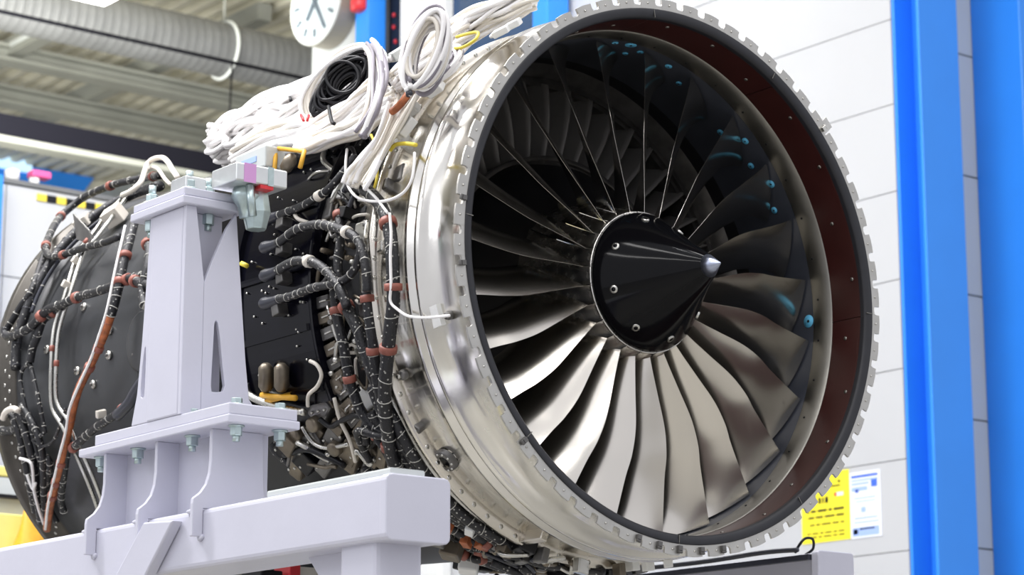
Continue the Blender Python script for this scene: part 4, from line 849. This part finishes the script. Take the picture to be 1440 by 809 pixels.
coil('cable_coil', (-0.7509, 0.0211, 0.4192), .082, .040, -14, 24, .0055, ('wwhite', 'wwhite', 'wcream', 'wgrey'), 'tall oval white and grey cable coil topmost over the engine', 23, .22)
bundle('cable_bundle', [(-0.8012, 0.0110, 0.3125), (-0.7781, 0.0548, 0.3663), (-0.7484, 0.0912, 0.4237), (-0.7056, 0.1345, 0.4917), (-0.6837, 0.1253, 0.5216), (-0.6889, 0.0902, 0.5148)], 11, .014, .010, .0055, ('wgrey', 'wwhite', 'rubber'), 'grey and dark strands down the left side of the topmost coil', 24)
# plugs and clips at the cable ends
def plug(q, L_, r_, mt, label, tw, nm='cable_plug'):
    c = Vector(q); d = Vector((c.x, 0, c.z)).normalized(); t = Matrix.Rotation(R_(tw), 3, d) @ Vector((0, 1, 0))
    th_ = thing(nm, c - Vector((0, 0, r_)), label, 'plug', 'plugs at the test cable ends')
    s_ = d.cross(t); mx = Matrix((t, s_, d)).transposed().to_4x4(); mx.translation = c
    MB().box((-L_/2, -r_, -r_*.7), (L_/2, r_, r_*.7), mx).build('plug_body', M[mt], th_, bevel=.003)
    MB().tube([c + t*L_*.5, c + t*(L_*.5+.012)], [r_*.6, r_*.35], 8).build('strain_relief', M['wwhite'], th_)
plug((-0.5886, 0.1576, 0.4403), .045, .016, 'tag', 'white plug at the end of the looped grey wires', 30)
plug((-0.6079, 0.1820, 0.3951), .045, .015, 'tag', 'white plug just below left of the polished case top', 20)
plug((-0.6513, 0.2354, 0.3068), .05, .016, 'tag', 'white plug above the yellow strap', 60)
plug((-0.4686, 0.1062, 0.5466), .045, .012, 'tag', 'white plug under the long bundle near the fan case top', 20)
plug((-0.4493, 0.0840, 0.5626), .04, .012, 'tag', 'white plug nearest the top flange of the fan case', 20)
plug((-0.4736, 0.5171, 0.5944), .05, .018, 'wallg', 'pale grey plug between the two white coils', 70)
plug((-0.5724, 0.3658, 0.5075), .035, .010, 'red', 'small red plug between the two white coils', 0)
plug((-0.4079, 0.7831, 0.6590), .014, .006, 'red', 'tiny red plug at the top of the black coil', 0)
def strap(L_, r_, mt, label): o = MB().tube(smooth_path(L_), r_, 6).build('cable_strap', M[mt]); return tag(o, label, 'strap', 'straps on the test cables')
strap([(-0.6648, 0.5488, 0.4267), (-0.6828, 0.5151, 0.3974), (-0.7013, 0.4775, 0.3637), (-0.7053, 0.4622, 0.3559)], .005, 'blackp', 'short black strap around the white bundle below the black coil')
strap([(-0.6038, 0.1095, 0.4778), (-0.6105, 0.0673, 0.4692), (-0.6022, 0.0343, 0.4798), (-0.5800, 0.0526, 0.5064), (-0.5681, 0.1015, 0.5198), (-0.5601, 0.1626, 0.5284)], .004, 'yellow', 'yellow green strap loop under the long white bundle')
strap([(-0.6357, 0.2413, 0.4165), (-0.6591, 0.2257, 0.3784), (-0.6730, 0.2405, 0.3530), (-0.6781, 0.2621, 0.3432)], .009, 'orange', 'copper brown strap tying the wires below the tallest coil')
strap([(-0.6762, 0.6556, 0.4274), (-0.6922, 0.6178, 0.4011)], .0035, 'red', 'small red mark strap on the white bundle, left of its twin')
strap([(-0.6838, 0.6085, 0.4152), (-0.6952, 0.5971, 0.3958)], .0035, 'red', 'small red mark strap on the white bundle, right of its twin')
strap([(-0.5650, 0.8824, 0.5521), (-0.5939, 0.8304, 0.5210)], .004, 'blackp', 'tiny black strap on the crest of the thick white bundle')
# pale blue box on the white bundle
o = MB().box((0, 0, 0), (.001, .001, .001))
c = Vector((-0.7351, 0.7465, 0.3155)); tb = thing('junction_box', (c.x, c.y, c.z-.03), 'pale blue and white junction box beside the amber bracket', 'box')
MB().box((c.x-.03, c.y-.07, c.z-.03), (c.x+.03, c.y+.07, c.z+.025)).build('box_body', M['wallg'], tb, bevel=.004)
MB().box((c.x-.032, c.y-.03, c.z-.01), (c.x-.029, c.y+.04, c.z+.004)).build('label_strip', M['pblue2'], tb)

# ================================================================== STAND (left)
ST = thing('engine_stand', (-1.05, .5, -H), 'lavender grey painted steel engine stand with bolted column, front left', 'stand')
PT = M['paint']
MB().rbox((-1.12, -.356, -.757), (-.965, 3.4, -.627), .012, 3, 'y').build('main_beam', PT, ST)
MB().rbox((-1.105, -.352, -.6275), (-1.02, .10, -.612), .004, 2, 'y').build('cover_strip', M['wallg'], ST)
# end cap slightly proud with a rounded frame
MB().rbox((-1.122, -.364, -.759), (-.963, -.340, -.625), .014, 3, 'y').build('end_cap', PT, ST, bevel=.003)
MB().rbox((-1.10, -.30, -H), (-.985, -.17, -.756), .01, 2, 'z').build('leg', PT, ST)
MB().rbox((-1.10, 2.6, -H), (-.985, 2.73, -.756), .01, 2, 'z').build('leg', PT, ST)
for y_ in (-.235, 2.665): MB().box((-1.20, y_-.12, -H), (-.88, y_+.12, -H+.02)).build('foot_plate', PT, ST, bevel=.004)
MB().prism([(-.17, -.757), (.02, -.757), (-.17, -.95)], -1.05, -1.035, 'x').build('gusset', PT, ST)
# flat diagonal brace welded on the outer face
br = MB(); v = [(-1.150, .415, -.648), (-1.150, .545, -.640), (-1.150, 1.25, -1.28), (-1.150, 1.06, -1.28)]
MB().add([(x, y, z) for x, y, z in v] + [(x+.028, y, z) for x, y, z in v], [(0,1,2,3), (7,6,5,4), (0,4,5,1), (1,5,6,2), (2,6,7,3), (3,7,4,0)]).build('diagonal_brace', PT, ST, bevel=.004)
# web plates under the pedestal
def webp(y_):
    pl_ = [(-1.103, -.447), (-1.103, -.520), (-1.106, -.548), (-1.114, -.573), (-1.128, -.592), (-1.146, -.606), (-1.148, -.618), (-1.148, -.690), (-1.121, -.690), (-1.121, -.627), (-.955, -.627), (-.965, -.57), (-.970, -.447)]
    return MB().prism(pl_, y_-.006, y_+.006, 'y')
for y_ in (.34, .58, .82): webp(y_).build('web_plate', PT, ST, bevel=.002)
MB().box((-1.045, .345, -.628), (-1.03, .815, -.447)).build('inner_web', PT, ST)
for y_ in (.352,): MB().box((-1.02, y_, -.628), (-.945, y_+.012, -.447)).build('closing_plate', PT, ST)
for y_ in (.30, .40, .53, .64, .77, .88):   # weld beads beside the webs
    pass
for y_ in (.34, .58, .82):
    MB().tube([(-1.1215, y_+.010, -.632), (-1.1235, y_+.03, -.630), (-1.1215, y_+.06, -.629)], [.005, .007, .004], 6).build('weld_bead', PT, ST)
    MB().tube([(-1.121, y_-.010, -.688), (-1.124, y_, -.694), (-1.121, y_+.012, -.69)], [.005, .007, .004], 6).build('weld_bead', PT, ST)
MB().box((-1.122, .236, -.447), (-.935, .916, -.428)).build('lower_plate', PT, ST, bevel=.003)
MB().box((-1.118, .240, -.428), (-.940, .845, -.402)).build('upper_plate', PT, ST, bevel=.003)
def bolt(x, y, z0, z1, name='bolt'):
    b = MB().tube([(x, y, z1), (x, y, z1+.016)], .0135, 6).build('bolt_head', M['zinc'], ST, smooth=False, bevel=.002)
    MB().cyl((x, y, z1-.002), (x, y, z1+.003), .018, 14).build('washer', M['zinc'], b)
    MB().cyl((x, y, z0), (x, y, z0-.004), .018, 14).build('washer', M['zinc'], b)
    MB().tube([(x, y, z0-.003), (x, y, z0-.024)], .0145, 6).build('nut', M['zinc'], b, smooth=False, bevel=.002)
    MB().cyl((x, y, z0-.020), (x, y, z0-.036), .0085, 10).build('thread_end', M['zinc'], b)
for x_, y_ in ((-1.082, .268), (-.968, .268), (-1.082, .455), (-1.082, .70), (-1.082, .875), (-.968, .70), (-.968, .875)):
    bolt(x_, y_, -.447, -.402 if y_ < .83 else -.428)
# column: tapering box with recessed front and slotted wings
def frus(a, b):
    (x0, x1, y0, y1, z0) = a; (X0, X1, Y0, Y1, z1) = b
    return MB().add([(x0,y0,z0),(x1,y0,z0),(x1,y1,z0),(x0,y1,z0),(X0,Y0,z1),(X1,Y0,z1),(X1,Y1,z1),(X0,Y1,z1)], [(0,3,2,1),(4,5,6,7),(0,1,5,4),(1,2,6,5),(2,3,7,6),(3,0,4,7)])
frus((-1.12, -1.10, .461, .60, -.402), (-1.12, -1.10, .461, .60, .085)).build('column_flange', PT, ST, bevel=.004)
frus((-1.10, -.985, .500, .60, -.402), (-1.10, -.990, .500, .60, .085)).build('column_core', PT, ST, bevel=.003)
# slotted wing on the front right: plate with a long slot
def slotted(outer, slot, t0, t1, axis, nm):
    """ring-shaped plate: outer and slot outlines with the same count of points"""
    ax = 'xyz'.index(axis); o_ = [i for i in range(3) if i != ax]; n_ = len(outer); v = []
    for t in (t0, t1):
        for ring_ in (outer, slot):
            for p in ring_:
                q = [0, 0, 0]; q[o_[0]] = p[0]; q[o_[1]] = p[1]; q[ax] = t; v.append(q)
    f = []
    for i in range(n_):
        j = (i+1) % n_
        f += [(i, j, n_+j, n_+i), (2*n_+i, 3*n_+i, 3*n_+j, 2*n_+j), (i, 2*n_+i, 2*n_+j, j), (n_+i, n_+j, 3*n_+j, 3*n_+i)]
    return MB().add(v, f).build(nm, PT, ST, bevel=.0015)
slotted([(-1.066, -.09), (-1.045, -.035), (-1.01, .045), (-.984, .085), (-.966, -.10), (-.950, -.26), (-.938, -.35), (-.895, -.402), (-1.00, -.402), (-1.066, -.402), (-1.066, -.30), (-1.066, -.15)],
        [(-1.036, -.185), (-1.034, -.178), (-1.031, -.176), (-1.027, -.180), (-1.021, -.21), (-1.010, -.29), (-1.004, -.325), (-1.008, -.338), (-1.025, -.342), (-1.038, -.342), (-1.041, -.330), (-1.038, -.25)], .448, .460, 'y', 'slotted_wing')
# slotted wing that runs back along the beam
slotted([(.598, .085), (.612, .085), (.622, -.05), (.634, -.20), (.650, -.33), (.672, -.402), (.64, -.402), (.598, -.402), (.598, -.30), (.598, -.10)],
        [(.616, -.225), (.620, -.222), (.624, -.235), (.630, -.27), (.634, -.32), (.632, -.338), (.624, -.342), (.617, -.338), (.615, -.32), (.614, -.26)], -1.118, -1.106, 'x', 'slotted_wing')
# triangular stiffeners at the column head
MB().prism([(-1.1195, .085), (-1.092, .085), (-1.0665, -.088), (-1.0665, -.402), (-1.1195, -.402)], .4475, .4605, 'y').build('front_plate', PT, ST, bevel=.0015)
MB().prism([(-1.0665, -.088), (-1.0665, -.402), (-1.058, -.402), (-1.058, -.07)], .4605, .486, 'y').build('stiffener', PT, ST)
MB().box((-1.135, .435, .085), (-.965, .680, .105)).build('head_plate', PT, ST, bevel=.003)
MB().box((-1.130, .440, .106), (-.97, .675, .126)).build('head_plate', PT, ST, bevel=.003)
for x_, y_ in ((-1.10, .47), (-1.10, .64), (-1.03, .50)):
    b = MB().tube([(x_, y_, .126), (x_, y_, .150)], .0155, 6).build('bolt_head', M['zinc'], ST, smooth=False, bevel=.002)
    MB().cyl((x_, y_, .126), (x_, y_, .131), .021, 14).build('washer', M['zinc'], b)
    MB().cyl((x_, y_, .150), (x_, y_, .172), .009, 10).build('thread_end', M['zinc'], b)
    MB().tube([(x_, y_, .085), (x_, y_, .060)], .0160, 6).build('nut', M['zinc'], b, smooth=False, bevel=.002)
    MB().cyl((x_, y_, .060), (x_, y_, .046), .009, 10).build('thread_end', M['zinc'], b)
# machined mounting block clamped on the head, reaching to the engine
mb_ = MB().rbox((-1.115, .46, .127), (-1.06, .53, .160), .004, 2, 'x').build('mount_block', M['alu'], ST, bevel=.003)
MB().rbox((-1.050, .345, .134), (-.912, .455, .178), .004, 2, 'x').build('mount_bar', M['alu'], ST, bevel=.003)
MB().box((-1.03, .3435, .1335), (-.998, .3452, .1785)).build('reflection_stripe', M['violet'], ST, label='violet reflection painted on the mount bar')  # tinted reflection on the bar, put in as a thin coloured plate
MB().box((-.965, .3435, .1335), (-.950, .3452, .1785)).build('reflection_stripe', M['zinc'], ST, label='greenish reflection painted on the mount bar')  # second tinted reflection, also a coloured plate
MB().box((-.985, .345, .125), (-.950, .40, .1335)).build('red_shim', M['red'], ST)
MB().tube([(-.99, .40, .134), (-.99, .40, .112), (-.988, .40, .09), (-.985, .40, .065)], [.030, .034, .020, .018], 14).build('swivel_pin', M['zinc'], ST)
MB().tube([(-.965, .40, .132), (-.96, .40, .08), (-.96, .40, .040)], [.030, .034, .024], 8).build('clamp_nut', M['zinc'], ST, smooth=False, bevel=.002)
MB().tube([(-1.005, .36, .132), (-.995, .36, .06)], .010, 8).build('threaded_stud', M['zinc'], ST)
# cross frame to the far side
MB().rbox((-.965, 2.55, -.74), (.95, 2.67, -.64), .01, 2, 'x').build('cross_beam', PT, ST)
# lower rail left of the leg, with its loop handle
MB().tube(smooth_path([(-1.06, .86, -.627), (-1.06, .88, -.598), (-1.05, .93, -.590), (-1.04, .98, -.598), (-1.04, 1.0, -.627)]), .010, 8).build('lifting_eye', PT, ST)

# ---- right side stand
S2 = thing('engine_stand', (1.02, 1.2, -H), 'grey steel stand beam under the fan case, lower right', 'stand')
MB().rbox((.948, .50, -.74), (1.074, 3.2, -.57), .010, 3, 'y').build('main_beam', PT, S2)
MB().rbox((.940, .492, -.745), (1.082, .518, -.565), .012, 3, 'y').build('end_cap', PT, S2, bevel=.003)
MB().rbox((.96, .56, -H), (1.06, .68, -.74), .01, 2, 'z').build('leg', PT, S2)
MB().rbox((.96, 2.6, -H), (1.06, 2.72, -.74), .01, 2, 'z').build('leg', PT, S2)
for y_ in (.62, 2.66): MB().box((.86, y_-.12, -H), (1.16, y_+.12, -H+.02)).build('foot_plate', PT, S2, bevel=.004)
MB().box((.93, .52, -.590), (.9475, 2.0, -.575)).build('side_ledge', M['rubber'], S2)
o = MB().tube(smooth_path([(.93, .56, -.560), (.93, .70, -.556), (.94, 1.0, -.560), (.93, 1.5, -.556), (.94, 2.0, -.56)]), .007, 8).build('black_hose', M['rubber']); tag(o, 'black hose lying along the right hand stand beam', 'hose')
o = MB().tube(smooth_path([(.96, .60, -.562), (.955, .58, -.545), (.97, .57, -.525), (1.0, .57, -.525), (1.01, .58, -.55), (1.0, .60, -.566)]), .004, 8).build('wire_loop', M['blackp']); tag(o, 'small black wire loop standing on the right hand stand beam', 'wire')

# orange sack behind the beam, lower left
c = Vector((0.5900, 4.5050, -0.1615)); sk = MB(); v = []; f = []
for i in range(9):
    t = i/8; w_ = .072*(1-t)**.7 + .014
    for k in range(14):
        a = 2*PI*k/14; q = 1 + .14*math.sin(3*a + 4*t); v.append((c.x + w_*q*math.cos(a) - .03*t*t + .03*t, c.y + w_*.6*q*math.sin(a), c.z - .13 + .24*t))
for i in range(8):
    for k in range(14): f.append((i*14+k, i*14+(k+1)%14, (i+1)*14+(k+1)%14, (i+1)*14+k))
f.append(tuple(range(14))); f.append(tuple(8*14+k for k in range(14)))
sk.add(v, f, True).build('sack_body', M['amber'], None)
o = bpy.data.objects['sack_body']; o.name = 'cloth_sack'; tag(o, 'orange yellow cloth sack hanging on the front of the yellow work bench', 'sack')
# trolley with papers seen under the beam
tr = thing('tool_trolley', (-.3, 1.4, -H), 'tool trolley with red box and papers under the stand beam', 'trolley')
c = Vector((-0.2817, 1.3000, -0.6405))
MB().box((c.x-.25, 1.1, c.z-.10), (c.x+.35, 1.8, c.z-.08)).build('tray', M['wallg'], tr, bevel=.004)
MB().box((c.x-.015, 1.25, c.z-.08), (c.x+.02, 1.33, c.z+.02)).build('red_box', M['red'], tr, bevel=.003)
MB().box((c.x+.025, 1.26, c.z-.08), (c.x+.11, 1.36, c.z+.015)).build('paper_stack', M['wcream'], tr)
MB().box((c.x-.10, 1.26, c.z-.08), (c.x-.03, 1.36, c.z+.0)).build('black_case', M['blackp'], tr, bevel=.004)
for x_ in (c.x-.23, c.x+.31):
    for y_ in (1.13, 1.75): MB().box((x_, y_, -H), (x_+.025, y_+.025, c.z-.10)).build('leg', M['gunm'], tr)
